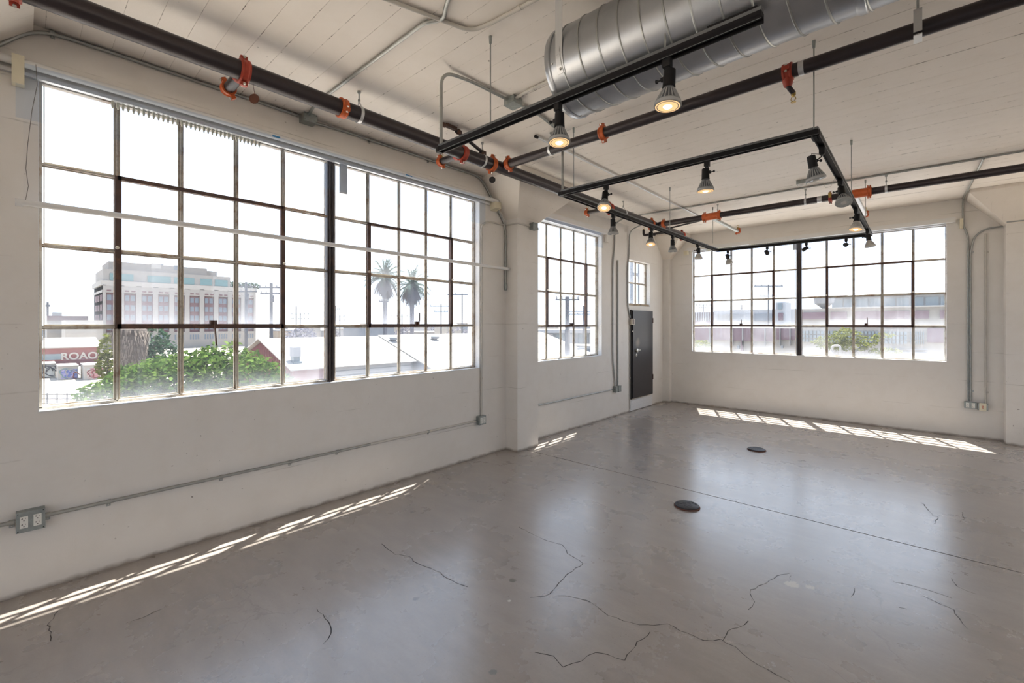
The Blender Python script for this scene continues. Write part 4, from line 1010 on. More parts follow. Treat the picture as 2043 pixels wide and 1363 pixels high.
for i in range(nbay):
    ya = BY0+i*wy+.75; yb_ = BY0+(i+1)*wy-.75; zt = bz(584, BY0)
    bay = MB().box(BX-1.3, BX-1.0, ya, yb_, zb, zt).build('brick_bay', M_brick, cb)
    fh = (zt-zb)/4
    for k in range(4):
        for s in (0, 1):
            wa = ya+.35+s*(yb_-ya-.3)/2
            MB().box(BX-1.0, BX-.93, wa, wa+(yb_-ya-1.0)/2, zb+k*fh+.9, zb+(k+1)*fh-.6).build('window', M_winb, bay)
    MB().box(BX-.25, BX-.18, ya+.2, (ya+yb_)/2-.3, bz(580.5, BY0), bz(577.5, BY0)).build('vent_slot', M_brick, cb)
    MB().box(BX-.25, BX-.18, (ya+yb_)/2+.3, yb_-.2, bz(580.5, BY0), bz(577.5, BY0)).build('vent_slot', M_brick, cb)
    for s in range(4):
        wa = ya+.0+s*(yb_-ya)/4
        MB().box(BX-.3, BX-.22, wa+.12, wa+(yb_-ya)/4-.22, bz(681, BY0), bz(670, BY0)).build('window', M_winb, cb)
for k in range(4):     # end wall windows
    fh = (bz(584, BY0)-zb)/4
    for s in range(3):
        MB().box(BX-24+s*8, BX-18.5+s*8, BY0-.08, BY0+.02, zb+k*fh+.7, zb+(k+1)*fh-.5).build('window', M_brick, cb)
zs1 = bz(534, BY0)
MB().box(BX-27, BX-3, BY0+.3, BY0+39.5, zc+1.6, zs1).build('setback_floor', M_cream_w, cb)
for (a_, b_) in ((2.0, 8.5), (12.5, 19.5), (20.5, 27), (29, 33), (34.0, 38.5)):
    MB().box(BX-3.02, BX-2.8, BY0+a_, BY0+b_, zc+1.9, zs1-1.5).build('window_band', M_teal, cb)
MB().box(BX-25, BX-6, BY0+2.0, BY0+32, zs1, bz(516.5, BY0)).box(BX-24, BX-8, BY0+20, BY0+36, zs1, zs1+2.4).build('penthouse', M_creamd, cb)
for (a_, b_) in ((14, 17), (21, 22.4)):
    MB().box(BX-6.05, BX-5.9, BY0+a_, BY0+b_, zs1+1.6, zs1+3.4).build('window', M_winb if a_ > 20 else M_roofw, cb)
MB().box(BX-10, BX-7, BY0+14.5, BY0+18, bz(516.5, BY0), bz(513.5, BY0)).build('rooftop_unit', M_bluegrey, cb)
def leaves(name, mat, parent, blobs, n, size, seed=1, flat=.5):
    rnd = random.Random(seed); m = MB(); tot = sum(b[3]*b[4]*b[5] for b in blobs)
    for (cx, cy_, cz, rx, ry, rz) in blobs:
        for _ in range(int(n*rx*ry*rz/tot)):
            th = rnd.uniform(0, 2*math.pi); ph = math.acos(rnd.uniform(-1, 1)); rr = rnd.uniform(.55, 1.0)**.5 * (1+rnd.uniform(-.10, .12))
            c_ = Vector((cx+rx*rr*math.sin(ph)*math.cos(th), cy_+ry*rr*math.sin(ph)*math.sin(th), cz+rz*rr*math.cos(ph)))
            a = Vector((rnd.gauss(0, 1), rnd.gauss(0, 1), rnd.gauss(0, flat))).normalized(); b_ = a.orthogonal().normalized()
            b_ = (Matrix.Rotation(rnd.uniform(0, 6.28), 3, a) @ b_); s = size*rnd.uniform(.6, 1.35)
            m.poly([c_-a*s, c_+b_*s*.42, c_+a*s, c_-b_*s*.42])
    o = m.build(name, mat, parent); o['kind'] = 'stuff'; return o
rt = thing('rooftop_shrubs', 'clipped green rooftop shrubs on far right terrace of the cream building', 'shrubs', (BX-6, 62, zc+1.6))
leaves('leaves', M_leaf2, rt, [(BX-5, BY0+38.5+i*1.9, zc+2.7+.3*(i % 2), 1.5, 1.6, 1.2) for i in range(7)], 900, .5, 3)

# --- left of the big building
t = building('low_red_building', 'distant low building with dark red upper wall left of the apartment block', -250, -232, 6.5, 17.5, GZ, hz(631, 175), M_cream_w)
MB().box(-231.9, -231.6, 6.5, 17.5, hz(640, 175), hz(631, 175)).build('red_band', M_brick, t)
MB().box(-240, -236, 8, 10.5, hz(631, 175), hz(624, 175)).build('rooftop_hut', M_grey, t)
building('white_building', 'plain white low building at left foot of the apartment block', -215, -196, 9.5, 18.4, GZ, hz(640, 160), M_roofw)
c0 = at(95, 170); t = thing('lattice_mast', 'thin dark mast on horizon at far left of the large window', 'mast', (c0.x, c0.y, GZ))
MB().tube([(c0.x, c0.y, GZ), (c0.x, c0.y, hz(603, 170))], .35, 6).build('mast', M_pole, t)
MB().box(c0.x-.6, c0.x+.6, c0.y-.6, c0.y+.6, hz(612, 170), hz(608, 170)).build('antenna_box', M_pole, t)

# --- red building with white roof and graffiti (faces +x)
gx = -131.5; gy0, gy1 = -8.0, 11.9
gd = (Vector((gx, 8, 0))-EYE).dot(FWD)
gb = thing('graffiti_building', 'long low red building with white roof and painted white lettering', 'building', (gx-10, 2, GZ))
MB().box(gx-22, gx, gy0, gy1, GZ, hz(693, gd)).build('walls', M_redw, gb)
MB().prism([(gx+.3, gy0, hz(694, gd)), (gx+.3, gy0, hz(692, gd)), (gx-13, gy0, hz(676, gd)), (gx-24, gy0, hz(692, gd)), (gx-24, gy0, hz(694, gd))], (0, gy1-gy0+.4, 0)).build('roof', M_roofw, gb)
MB().box(gx-.02, gx+.08, -3, 6.0, hz(716, gd), hz(705, gd)).build('dark_window_strip', M_glassb, gb)
MB().box(gx-.02, gx+.06, gy0, gy1, GZ, hz(719, gd)).build('lower_wall', M_darkred, gb)
MB().box(gx-.02, gx+.07, 6.2, gy1, hz(718, gd), hz(716, gd)).build('purple_underline', M_purp, gb)
def text(body, size, mat, parent, loc, rot, ext=.03, name='painted_lettering', bold=0.0):
    cu = bpy.data.curves.new(name, 'FONT'); cu.body = body; cu.size = size; cu.extrude = ext; cu.align_x = 'CENTER'; cu.align_y = 'CENTER'; cu.offset = bold
    o = bpy.data.objects.new(name, cu); COL.objects.link(o); dg = bpy.context.evaluated_depsgraph_get(); me = bpy.data.meshes.new_from_object(o.evaluated_get(dg))
    bpy.data.objects.remove(o); me.materials.clear(); me.materials.append(mat); o = bpy.data.objects.new(name, me); COL.objects.link(o)
    o.parent = parent; o.location = Vector(loc)-ORG[parent.name]; o.rotation_euler = rot; return o
text('ROAOS', 2.0, M_roofw, gb, (gx+.12, 9.1, hz(711, gd)), (HP, 0, HP), bold=.06)
text('MA', 1.8, M_roofw, gb, (gx+.12, -.6, hz(711, gd)), (HP, 0, HP), bold=.06)
MB().box(gx-12, gx-9, .2, 3.4, hz(684, gd), hz(673, gd)).build('rooftop_unit', M_grey, gb)
# --- painted containers on the yard
def container(pa, pb, d0, top, label, face, scr):
    a_ = at(pa, d0); b_ = at(pb, d0); zt = hz(top, d0); xx = (a_.x+b_.x)/2
    t = thing('storage_container', label, 'container', (xx-2, (a_.y+b_.y)/2, GZ), 'painted containers in the yard')
    MB().box(xx-6, xx, a_.y, b_.y, GZ, zt).build('box', M_roofw, t)
    f_ = MB().box(xx, xx+.05, a_.y+.35, b_.y-.15, GZ+.15, zt-.5).build('painted_front', face, t)
    MB().box(xx-6.1, xx+.15, a_.y-.05, b_.y+.05, zt, zt+.12).build('lid', M_roofw, t)
    for k, (u, v, r, m) in enumerate(scr):
        yy = a_.y+(b_.y-a_.y)*u; z_ = GZ+(zt-GZ)*v
        pts = [(xx+.10, yy+r*math.cos(q)*(1+.35*math.sin(3*q+k)), z_+r*1.25*math.sin(q)) for q in [i*.45 for i in range(12)]]
        MB().tube(pts, .07, 5).build('spray_stroke', m, t)
    return t
def spray(name, a, b, sc):
    q = N(name); p = q.obj(); n1 = q.noise(p, sc, 3, .6, 2.0)
    return q.done(q.bsdf(q.mix(q.ramp(n1, .42, .58), C(*a), C(*b)), .7))
M_sp1 = spray('blue_spray', (.06, .09, .26), (.22, .20, .32), 1.1); M_sp2 = spray('red_spray', (.30, .12, .13), (.26, .28, .26), 1.2); M_sp3 = spray('white_spray', (.26, .28, .27), (.33, .34, .33), .8)
container(66, 112, 76, 727, 'white container with black looping graffiti strokes, leftmost in the yard', M_sp3, [(.25, .5, .8, M_black2), (.45, .5, .85, M_black2), (.65, .45, .8, M_black2), (.85, .5, .7, M_black2)])
container(115, 158, 74, 731, 'white container sprayed blue and purple, middle one in the yard', M_sp1, [(.35, .5, .6, M_teal), (.6, .45, .6, M_roofw), (.88, .3, .4, M_redw)])
container(166, 210, 74, 729, 'white container with red spray paint beside the leafy tree', M_sp2, [(.4, .45, .5, M_redw), (.6, .4, .5, M_redw)])
# fence at the yard edge
f0, f1 = at(55, 50), at(330, 50)
fe = thing('yard_fence', 'low dark yard fence below the containers', 'fence', (f0.x, f0.y, GZ))
nn_ = 14
for i in range(nn_+1):
    p_ = f0.lerp(f1, i/nn_); MB().box(p_.x-.06, p_.x+.06, p_.y-.06, p_.y+.06, GZ, GZ+1.5).build('post', M_pole, fe)
dd = (f1-f0).normalized(); mid = (f0+f1)/2
for z_ in (.35, .85, 1.35): MB().obox(Vector((mid.x, mid.y, GZ+z_)), dd, Vector((0, 0, 1)).cross(dd), Vector((0, 0, 1)), (f1-f0).length/2, .03, .05).build('rail', M_pole, fe)

# --- trees
def tree(label, px, d, top, blobs, n, size, mat, name='leafy_tree', trunk=.25, seed=1, tm=None):
    c = at(px, d); t = thing(name, label, 'tree', (c.x, c.y, GZ))
    bl = []
    for (du_, dv, r, rzz) in blobs:   # du_ metres sideways (right), dv height above ground
        q_ = c + RGT*du_; bl.append((q_.x, q_.y, GZ+dv, r, r, rzz))
    leaves('leaves', mat, t, bl, n, size, seed)
    for (du_, dv, r, rzz) in blobs[:6]:
        q_ = c+RGT*du_
        MB().tube([(c.x, c.y, GZ), (c.x+(q_.x-c.x)*.3, c.y+(q_.y-c.y)*.3, GZ+dv*.5), (q_.x, q_.y, GZ+dv)], [trunk, trunk*.7, trunk*.3], 7).build('branch', tm or M_thatch, t)
    return t
bl = [(-4.6, 4.0, 1.9, 1.9), (-3.0, 4.9, 2.1, 1.9), (-1.2, 5.3, 2.1, 2.0), (.8, 5.6, 2.2, 2.0), (2.4, 6.0, 2.1, 2.0), (3.9, 5.4, 1.9, 1.9), (5.2, 4.4, 1.7, 1.8), (-2.2, 3.0, 2.4, 2.2), (1.5, 3.2, 2.6, 2.4), (4.3, 2.8, 2.0, 2.2), (-5.2, 2.4, 1.8, 1.8), (0, 1.8, 3.0, 2.2), (1.6, 7.0, 1.0, .9), (-.4, 6.6, .9, .9)]
tree('broad bright green leafy tree filling the lower left of the large window', 375, 27, 690, bl, 24000, .19, M_leaf, seed=5)
tree('small green sapling left of the broad tree at window bottom', 152, 27, 770, [(0, 3.6, .55, .8), (.2, 2.6, .7, .9), (-.2, 1.6, .8, 1.0)], 700, .15, M_leaf, trunk=.07, seed=6)
tree('darker green tree behind the shaggy palm trunk', 308, 62, 655, [(0, 7.0, 1.6, 2.0), (1.0, 4.5, 2.2, 2.4), (-.6, 3, 2.2, 2.6)], 1800, .32, M_leaf2, seed=7)
tree('dull green bush tree left of the shaggy palm trunk', 216, 62, 660, [(0, 5.6, 1.1, 2.2), (.3, 3.4, 1.6, 2.2)], 1000, .30, M_leafy, seed=8)
c = at(260, 52); sk = thing('shaggy_palm', 'thick palm trunk wrapped in shaggy grey brown dead fronds', 'tree', (c.x, c.y, GZ))
MB().rev((c.x, c.y, GZ), (0, 0, 1), [(0, .6), (2.0, .75), (3.2, 1.0), (5.6, 1.45), (7.6, 1.7), (8.6, 1.5), (9.1, .7)], 22).build('dead_frond_skirt', M_thatch, sk, smooth=True)
rn = random.Random(4); m = MB()
for i in range(900):
    a = rn.uniform(0, 6.28); zz = rn.uniform(2.4, 9.0); r = .95+(zz-2.4)/6.6*.85 if zz < 8.6 else rn.uniform(.3, 1.6)
    p0 = Vector((c.x+r*math.cos(a), c.y+r*math.sin(a), GZ+zz)); l_ = rn.uniform(.4, 1.0); tg = Vector((-math.sin(a), math.cos(a), 0))*.09
    p1 = p0+Vector((math.cos(a)*.18, math.sin(a)*.18, -l_)); m.poly([p0-tg, p0+tg, p1])
stuff(m.build('hanging_dead_fronds', M_thatch2, sk))

def palm(label, px, d, ytop, lean, seed):
    c = at(px, d); H_ = hz(ytop, d)-GZ; rn = random.Random(seed)
    t = thing('date_palm', label, 'palm tree', (c.x, c.y, GZ), 'date palms on the skyline')
    MB().tube([(c.x, c.y, GZ), (c.x, c.y, GZ+H_*.5), (c.x+lean*.3, c.y, GZ+H_)], [.5, .42, .55], 10).build('trunk', M_trunk, t, smooth=True)
    MB().rev((c.x, c.y, GZ+H_-1.2), (0, 0, 1), [(0, .45), (.8, .9), (1.4, .6)], 10).build('crown_boss', M_trunk, t, smooth=True)
    top = Vector((c.x, c.y, GZ+H_))
    for grp in (0, 1):
        for k in range(44 if grp == 0 else 54):
            a = rn.uniform(0, 6.28); el = rn.uniform(-.15, 1.45) if grp == 0 else rn.uniform(-1.35, -.3); L_ = rn.uniform(3.8, 4.8) if grp == 0 else rn.uniform(3.2, 4.6)
            hd = Vector((math.cos(a), math.sin(a), 0)); d_ = (hd*math.cos(el)+Vector((0, 0, math.sin(el)))).normalized(); p_ = top.copy(); pts = [p_.copy()]
            for s in range(8):
                p_ = p_ + d_*(L_/8); d_ = (d_ + Vector((0, 0, -.17 if grp == 0 else -.22))).normalized(); pts.append(p_.copy())
            m = MB()
            for s in range(8):
                q0, q1 = pts[s], pts[s+1]; ds = (q1-q0).normalized(); sd2 = ds.cross(Vector((0, 0, 1)))
                sd2 = sd2.normalized() if sd2.length > .01 else Vector((1, 0, 0)); wd = .8*(1-.55*abs(s-3)/5)
                for sg in (-1, 1):
                    for h_ in (0, .33, .66):
                        b_ = q0.lerp(q1, h_); m.poly([b_-ds*.05, b_+sd2*sg*wd+ds*.38+Vector((0, 0, -.26)), b_+ds*.12])
            m.tube(pts, [.05]*8+[.015], 4).build('frond', M_frond if grp == 0 else M_frondd, t)
palm('tall date palm on the skyline, left one of two', 768, 90, 556, 0, 3)
palm('date palm on the skyline, right one of two, slightly shorter', 822, 93, 570, 0, 8)

# --- corrugated sheds with pale roofs
rx, ex = -47.5, -39.5; y0, y1, y2 = 17.3, 30.8, 64.5; zr, ze = -.02, -2.6
sh = thing('red_shed', 'red corrugated gable shed with a broad pale roof', 'shed', (rx, 24, GZ))
MB().prism([(rx-8, y0, GZ), (rx+8-.3, y0, GZ), (rx+8-.3, y0, ze), (rx, y0, zr-.1), (rx-8, y0, ze)], (0, .3, 0)).build('gable_wall', M_redw, sh)
gm = MB()
for i in range(64):
    x = rx-8+i*.25; h_ = ze+(zr-ze)*(1-abs(x-rx)/8)-.1
    gm.box(x, x+.10, y0-.05, y0, GZ, h_)
stuff(gm.build('corrugation_ribs', M_redw, sh))
nsh = 9
for i in range(nsh):
    xa = rx+i*(8.5/nsh); xb = xa+8.5/nsh-.03; za = zr-(xa-rx)/8*(zr-ze); zb2 = zr-(xb-rx)/8*(zr-ze)
    MB().prism([(xa, y0-.5, za), (xb, y0-.5, zb2), (xb, y0-.5, zb2+.10), (xa, y0-.5, za+.12)], (0, y1-y0+.5, 0)).build('roof_sheet', M_roofw, sh)
MB().prism([(rx, y0-.5, zr), (rx-8.5, y0-.5, ze-.1), (rx-8.5, y0-.5, ze), (rx, y0-.5, zr+.12)], (0, y1-y0+.5, 0)).build('back_roof', M_roofw, sh)
MB().box(ex-.6, ex-.3, y0, y1, GZ, ze).build('side_wall', M_bluegrey, sh)
for i in range(7): MB().box(ex-.3, ex-.22, y0+4.0, y1-.3, GZ+1.5+i*.5, GZ+1.9+i*.5).build('siding_board', M_pale, sh)
MB().box(ex-.32, ex-.2, y0, y0+4.0, GZ, ze-.1).build('red_side', M_redw, sh)
a_ = at(589, 43.5)
vu = thing('roof_ventilator', 'boxy grey sheet metal cooler unit on shed roof', 'vent unit', (a_.x, a_.y, -1.6))
MB().box(a_.x-.45, a_.x+.45, a_.y-.35, a_.y+.35, -1.55, -.62).build('hood', M_pale, vu)
MB().box(a_.x-.35, a_.x+.35, a_.y-.3, a_.y+.3, -2.5, -1.55).box(a_.x-.7, a_.x+.6, a_.y-.4, a_.y+.4, -2.3, -2.0).build('base_box', M_glassb, vu)
s2_ = thing('pale_roofed_shed', 'long shed with wide pale sloping roof stretching right of the red shed', 'shed', (rx+5, 45, GZ))
for i in range(20):
    ya = y1+.1+i*(y2-y1)/20; yb_ = ya+(y2-y1)/20-.05
    MB().prism([(rx, ya, .05), (-28.5, ya, -6.0), (-28.5, ya, -5.85), (rx, ya, .2)], (0, yb_-ya, 0)).build('roof_sheet', M_roofw, s2_)
MB().prism([(rx-8, y1+.2, GZ), (-29, y1+.2, GZ), (-29, y1+.2, -5.9), (rx, y1+.2, -.05), (rx-8, y1+.2, -2.6)], (0, y2-y1-.4, 0)).build('walls', M_bluegrey, s2_)
MB().prism([(rx, y1+.1, .05), (rx-8.4, y1+.1, -2.7), (rx-8.4, y1+.1, -2.55), (rx, y1+.1, .2)], (0, y2-y1, 0)).build('back_roof', M_roofw, s2_)
for k, (px_, py_) in enumerate(((786, 677), (868, 676))):
    # place on the sloping roof
    u_ = (px_-1021.5)/FPX; dr_ = FWD+RGT*u_; t0 = (-45.2-EYE.x)/dr_.x; q_ = EYE+dr_*t0; zz = .05-(q_.x-rx)*.32
    v_ = thing('turbine_vent', 'small round turbine vent on pale roof, %s one' % ('left' if k == 0 else 'right'), 'roof vent', (q_.x, q_.y, zz))
    MB().rev((q_.x, q_.y, zz-.1), (0, 0, 1), [(0, .3), (.35, .28), (.4, .5), (.7, .62), (.95, .4), (1.05, .1)], 12).build('turbine_head', M_bluegrey, v_, smooth=True)
    MB().box(q_.x-.9, q_.x+.4, q_.y-.35, q_.y+.35, zz-.15, zz+.14).build('flashing', M_grey, v_)

# --- utility poles
def pole(px, d, top, arms, label, r=.16, extra=0):
    c = at(px, d); t = thing('utility_pole', label, 'utility pole', (c.x, c.y, GZ), 'utility poles outside')
    zt = hz(top, d); MB().tube([(c.x, c.y, GZ), (c.x, c.y, zt)], [r*1.2, r*.8], 8).build('pole', M_pole, t, smooth=True)
    for (py, w_) in arms:
        z_ = hz(py, d); a = MB().obox(Vector((c.x, c.y, z_)), RGT, FWD, Vector((0, 0, 1)), w_, .07, .08).build('crossarm', M_pole, t)
        for s in (-.9, -.45, .45, .9): MB().rev(Vector((c.x, c.y, z_+.08))+RGT*w_*s, (0, 0, 1), [(0, .05), (.1, .09), (.28, .05)], 6).build('insulator', M_grey, a)
    if extra:
        MB().rev((c.x+.35, c.y, zt-2.6), (0, 0, 1), [(0, .28), (.9, .28)], 8).build('transformer', M_pole, t)
    return t
pole(541, 62, 565, [(574, 1.7), (586, 1.5)], 'dark leaning utility pole with crossarms right of the cream building', .26, 1)
pole(491, 66, 563, [(572, 1.4), (582, 1.6)], 'utility pole with cluttered top in front of the cream building', .22, 1)
pole(591, 120, 611, [(636, 1.6)], 'thin distant utility pole left of the dark mullion')
pole(599, 125, 624, [(627, 2.6), (636, 2.6)], 'short distant pole with two crossarms left of the mullion')
pole(670, 120, 610, [(617, 1.0), (632, 2.4)], 'distant pole with two arms just right of the dark mullion')
pole(678, 130, 629, [(630, 3.0), (639, 3.0)], 'distant pole with long double crossarms above the shed roof')
pole(766, 60, 600, [(602, .6)], 'slim pole beside trunk of the left date palm', .14)
pole(802, 120, 627, [(631, 3.0)], 'faint pole between the two date palms')
pole(880, 95, 607, [(611, 2.4), (622, 1.5)], 'utility pole with two crossarms right of the date palms')
pole(922, 70, 586, [(588, 2.3)], 'slim pole with five insulators near right edge of the large window', .13)
pole(1132, 45, 592, [(598, 1.2)], 'thick pale blue utility pole seen through the window beside the pier', .27)
pole(1166, 90, 610, [(622, 3.4), (627, 3.0)], 'pole with double crossarms seen at right of the pier window', .4)
pole(1403, 110, 607, [(609, 1.9), (614, 1.0)], 'spiky utility pole at left of the far wall window')
pole(1533, 80, 568, [(571, 2.6), (591, 1.6)], 'hazy tall utility pole left of the far window mullion', .12)
def wire(a, b, sag, label):
    a = Vector(a); b = Vector(b); pts = [a.lerp(b, i/14)-Vector((0, 0, sag*4*(i/14)*(1-i/14))) for i in range(15)]
    tag(MB().tube(pts, .02, 4).build('power_line', M_pole, org=tuple((a+b)/2)), label, 'cable', 'power lines outside')
def W(px, py, d): c = at(px, d); return (c.x, c.y, hz(py, d))
wire(W(540, 575, 62), W(922, 590, 70), 1.2, 'sagging power line crossing the large window sky')
wire(W(1384, 588, 80), W(1533, 571, 80), .8, 'power line left of the pole in the far window')
wire(W(1533, 571, 80), W(1750, 600, 60), .8, 'power line right of the pole in the far window')

# --- distant rooftops along the horizon
rn = random.Random(11); mats = [M_pale, M_grey, M_cream_w, M_bluegrey, M_roofw, M_tan]; hn = ['pale', 'grey', 'cream', 'blue grey', 'white', 'tan']; placed = [(-220, 43, 40), (-241, 12, 14), (-205, 14, 12)]
for i in range(64):
    for _try in range(60):
        px_ = rn.uniform(545, 1205) if i < 50 else rn.uniform(75, 185); d = rn.uniform(150, 420); c = at(px_, d); wd = rn.uniform(5, 16)
        if all(math.hypot(c.x-a, c.y-b) > wd*.75+r_ for a, b, r_ in placed): break
    else: continue
    placed.append((c.x, c.y, wd*.75)); zt = hz(rn.uniform(646, 663), d)
    if zt < GZ+2.5: zt = GZ+rn.uniform(2.5, 4.5)
    t = thing('distant_house', 'low hazy %s building among rooftops on the horizon' % hn[i % 6], 'building', (c.x, c.y, GZ), 'hazy %s rooftops on the horizon' % hn[i % 6])
    MB().box(c.x-wd/2, c.x+wd/2, c.y-wd/2, c.y+wd/2, GZ, zt).build('walls', mats[i % 6], t)
    MB().box(c.x-wd/2-.3, c.x+wd/2+.3, c.y-wd/2-.3, c.y+wd/2+.3, zt, zt+.4).build('roof', mats[(i*5+2) % 6], t)
for i in range(26):
    for _try in range(60):
        px_ = rn.uniform(560, 1000); d = rn.uniform(110, 260); c = at(px_, d); r = rn.uniform(2.0, 4)
        if all(math.hypot(c.x-a, c.y-b) > r+r_ for a, b, r_ in placed): break
    else: continue
    placed.append((c.x, c.y, r))
    t = thing('distant_tree', 'small round hazy tree on the horizon', 'tree', (c.x, c.y, GZ), 'hazy trees on the horizon')
    leaves('leaves', M_frondd, t, [(c.x, c.y, GZ+r*1.1+1.2, r, r, r*.8)], 160, .6, i)
    MB().tube([(c.x, c.y, GZ), (c.x, c.y, GZ+r+1)], .2, 5).build('trunk', M_trunk, t)
# --- warehouse seen through the pier window
wa = thing('grey_warehouse', 'bluish grey warehouse with flat canopy seen through the pier window', 'building', (-48, 85, GZ))
c1, c2 = at(1085, 92), at(1215, 92)
mid = (c1+c2)/2; dd = (c2-c1).normalized(); nn = Vector((0, 0, 1)).cross(dd)
MB().obox(Vector((mid.x, mid.y, (GZ+hz(662, 92))/2))+nn*5, dd, nn, Vector((0, 0, 1)), (c2-c1).length/2+6, 5, (hz(662, 92)-GZ)/2).build('walls', M_bluegrey, wa)
MB().obox(Vector((mid.x, mid.y, hz(661, 92)))+nn*5, dd, nn, Vector((0, 0, 1)), (c2-c1).length/2+7, 5.8, .35).build('roof', M_pale, wa)
for i in range(6):
    q_ = c1.lerp(c2, (i+.5)/6); MB().obox(Vector((q_.x, q_.y, hz(680, 92))), dd, nn, Vector((0, 0, 1)), .75, .15, 1.4).build('door_panel', M_glassb if i % 2 else M_pale, wa)
c1, c2 = at(1135, 84), at(1190, 84); mid = (c1+c2)/2
yb3 = building('white_canopy', 'white flat canopy over parked cars at bottom of the pier window', mid.x-4, mid.x+4, mid.y-3, mid.y+3, hz(690, 84), hz(688, 84), M_roofw)
yb3.location.z = 0; yb3.location = (mid.x, mid.y, hz(690, 84))
for sx_ in (-3.7, 3.5):
    for sy_ in (-2.8, 2.6): MB().box(mid.x+sx_, mid.x+sx_+.2, mid.y+sy_, mid.y+sy_+.2, GZ, hz(690, 84)).build('post', M_pale, yb3)

# --- steel fire escape outside the black door
fe2 = thing('fire_escape', 'blue grey steel fire escape frame seen through the small window over the door', 'fire escape', (-.9, 8.0, .1))
for (x_, y_) in ((-1.0, 9.50), (-1.0, 9.88)):
    MB().box(x_-.025, x_+.025, y_-.025, y_+.025, -7.6, 4.0).build('post', M_bluegrey, fe2)
MB().box(-1.02, -.98, 9.50, 9.88, 2.73, 2.80).build('cross_rail', M_bluegrey, fe2)
MB().box(-1.02, -.98, 7.3, 9.88, 1.1, 1.14).build('guard_rail', M_bluegrey, fe2)
for i in range(23): MB().box(-1.05, -.25, 7.25+i*.115, 7.30+i*.115, .12, .15).build('grating_bar', M_bluegrey, fe2)

# --- street side, beyond the far wall window (facades face the loft)
def YP(px, y):      # x and viewing depth on the plane y = const
    u_ = (px-1021.5)/FPX; dr_ = FWD+RGT*u_; t0 = (y-EYE.y)/dr_.y; return EYE.x+dr_.x*t0, t0
def facade(t, name, y, pa, pb, ya, yb, mat, th=.3):
    xa, da = YP(pa, y); xb, db = YP(pb, y); dm = (da+db)/2
    return MB().box(xa, xb, y, y+th, hz(yb, dm), hz(ya, dm)).build(name, mat, t)
i1 = thing('brick_warehouse', 'long mauve brick and white warehouse across the street at left', 'building', (0, 60, GZ))
xa, da = YP(1340, 60); xb, db = YP(1607, 60)
MB().box(xa, xb, 60, 84, GZ, hz(655, 52)).build('walls', M_cream_w, i1)
facade(i1, 'brick_band', 59.8, 1340, 1543, 655, 679, M_purp); facade(i1, 'brick_band', 59.8, 1549, 1590, 655, 678, M_purp)
for px_ in (1414, 1460, 1480, 1500, 1525, 1555, 1575): facade(i1, 'pilaster_strip', 59.6, px_, px_+2.0, 655, 690, M_grey)
facade(i1, 'small_window', 59.6, 1470, 1475, 690, 696, M_winb); facade(i1, 'small_window', 59.6, 1558, 1562, 690, 695, M_winb)
facade(i1, 'door_opening', 59.6, 1478, 1482, 680, 704, M_purp)
i2 = thing('pale_factory', 'hazy pale flat-roofed factory behind the brick warehouse', 'building', (0, 100, GZ))
xa, da = YP(1424, 100); xb, db = YP(1590, 100)
MB().box(xa, xb, 100, 120, GZ, hz(618, (da+db)/2)).build('walls', M_pale, i2)
facade(i2, 'recess_band', 99.7, 1430, 1455, 627, 640, M_grey); facade(i2, 'recess_band', 99.7, 1462, 1498, 626, 640, M_bluegrey); facade(i2, 'recess_band', 99.7, 1505, 1540, 626, 640, M_bluegrey)
facade(i2, 'chimney', 101, 1477, 1481, 608, 618, M_cream_w)
i3 = thing('striped_building', 'low mauve building with vertical pale stripes at left edge of the far window', 'building', (-8, 105, GZ))
xa, da = YP(1350, 105); xb, db = YP(1422, 105)
MB().box(xa, xb, 105, 116, GZ, hz(623, (da+db)/2)).build('walls', M_purp, i3)
for i in range(8): facade(i3, 'pale_stripe', 104.7, 1384+i*4.6, 1386+i*4.6, 623, 641, M_pale)
i4 = thing('stair_tower', 'small pale rooftop tower with window left of the dark mullion', 'building', (0, 78, GZ))
xa, da = YP(1547, 78); xb, db = YP(1567, 78); MB().box(xa, xb, 78, 82, GZ, hz(603, (da+db)/2)).build('walls', M_pale, i4)
facade(i4, 'window', 77.8, 1552, 1560, 605, 617, M_glassb); facade(i4, 'dark_panel', 77.8, 1553, 1562, 624, 639, M_purp)
i5 = thing('sawtooth_factory', 'big factory across the street with blue clerestory glass and brick bands', 'building', (18, 50, GZ))
xa, da = YP(1586, 50); xb, db = YP(1960, 50); dm = (da+db)/2
def z5(py): return hz(py, 37.0)
MB().box(xa, xb+14, 50, 75, GZ, z5(612)).build('walls', M_cream_w, i5)
MB().box(YP(1655, 50)[0], xb+14, 53, 70, z5(612), z5(584)).build('clerestory_block', M_pale, i5)
for i in range(26):
    x_ = YP(1660, 52.9)[0]+i*.95; MB().box(x_, x_+.82, 52.85, 53.0, z5(609), z5(590)).build('clerestory_pane', M_glassb, i5)
MB().box(YP(1650, 50)[0], xb+14, 49.4, 53.5, z5(613), z5(610.5)).box(YP(1655, 50)[0], xb+14, 52.2, 70.5, z5(585), z5(582)).build('roof_edge', M_roofw, i5)
for (pa, pb) in ((1592, 1650), (1657, 1690), (1706, 1758), (1762, 1815), (1824, 1853), (1875, 1900)):
    xa_, _ = YP(pa, 50); xb_, _ = YP(pb, 50); MB().box(xa_, xb_, 49.9, 50.02, z5(636), z5(620)).build('brick_band', M_purp, i5)
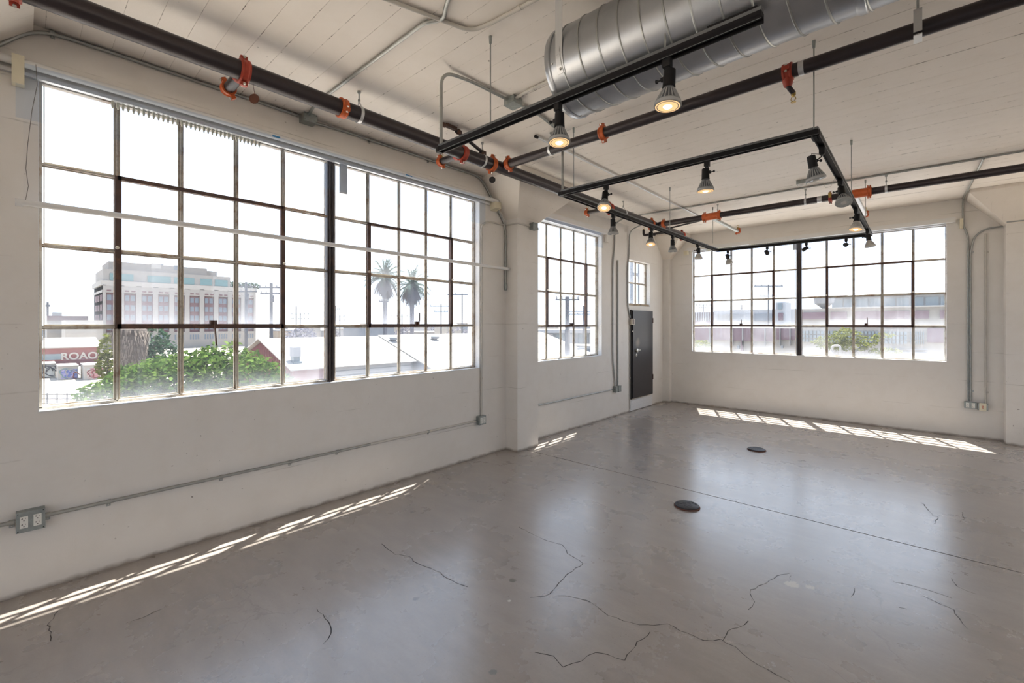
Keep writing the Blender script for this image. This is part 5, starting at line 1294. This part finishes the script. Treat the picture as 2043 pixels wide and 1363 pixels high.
for (pa, pb) in ((1594, 1646), (1650, 1700), (1704, 1754), (1758, 1812), (1816, 1846)):
    n_ = 7; xa_, _ = YP(pa, 50); xb_, _ = YP(pb, 50); ww = (xb_-xa_)/n_
    for i in range(n_):
        for j in range(3): MB().box(xa_+i*ww, xa_+(i+1)*ww-.08, 49.86, 50.02, z5(688-j*9)+.04, z5(679-j*9)-.04).build('window_pane', M_glassb, i5)
xa_, _ = YP(1850, 50); xb_, _ = YP(1882, 50); MB().box(xa_, xb_, 49.9, 50.02, z5(683), z5(655)).build('brick_panel', M_purp, i5)
for z_ in (697, 703): MB().box(YP(1765, 50)[0], YP(1850, 50)[0], 49.7, 50.02, z5(z_+.9), z5(z_)).build('pipe_rail', M_bluegrey, i5)
xa_, _ = YP(1655, 55); xb_, _ = YP(1690, 55)
MB().box(xa_, xb_, 55, 58, z5(584), z5(577)).build('rooftop_unit', M_bluegrey, i5)
c = YP(1637, 49)[0]; MB().rev((c, 51, z5(612)), (0, 0, 1), [(0, .15), (.15, .3), (.5, .75), (1.2, .85), (1.21, .7)], 12).build('hopper', M_grey, i5)
yt, dt_ = YP(1700, 41)
t = thing('street_tree', 'spreading light yellow green tree in front of the factory across the street', 'tree', (yt, 41, GZ))
dq = YP(1700, 41)[1]; g_ = dq/FPX
leaves('leaves', M_leafy, t, [(yt-1.2, 41, hz(684, dq), 1.1, 1.0, .6), (yt-.3, 41, hz(671, dq), .85, .9, .55), (yt+.9, 41, hz(680, dq), .7, .8, .35), (yt+1.8, 41, hz(669, dq), .6, .7, .2), (yt-.2, 41, hz(692, dq), 1.3, 1.0, .35), (yt-.4, 41, hz(663, dq), .45, .5, .35), (yt+1.9, 41, hz(699, dq), .9, .8, .25), (yt-2.1, 41, hz(684, dq), .5, .6, .15)], 1900, .12, 21)
MB().tube([(yt, 41, GZ), (yt+.1, 41, hz(700, dq)), (yt-.1, 41, hz(672, dq))], [.18, .13, .05], 7).build('trunk', M_pole, t)
MB().tube([(yt+.1, 41, hz(702, dq)), (yt+1.3, 41, hz(678, dq))], [.09, .04], 6).build('branch', M_pole, t)
yt2, dq2 = YP(1398, 44)
t = thing('street_tree', 'small yellow green bush tree at lower left of the far window', 'tree', (yt2, 44, GZ))
leaves('leaves', M_leafy, t, [(yt2, 44, hz(690, dq2), 1.0, 1, .5), (yt2-1, 44, hz(694, dq2), .8, 1, .4)], 900, .14, 22)
MB().tube([(yt2, 44, GZ), (yt2, 44, hz(692, dq2))], .12, 6).build('trunk', M_pole, t)
xl, dl = YP(1676, 33)
t = thing('street_lamp', 'white curved street lamp in front of the spreading tree', 'street lamp', (xl, 33, GZ))
MB().tube(arc([(xl, 33, GZ), (xl, 33, hz(690, dl)), (xl-.35, 33, hz(690, dl)), (xl-.42, 33, hz(700, dl))], .15), .07, 8).build('post', M_roofw, t, smooth=True)
MB().rev((xl-.42, 33, hz(700, dl)), (0, 0, -1), [(0, .06), (.1, .14), (.2, .12)], 8).build('lamp_head', M_roofw, t)
# street and kerb between
struct(MB().box(-80, 90, 22, 34, GZ, GZ+.02).build('street', M_grey))
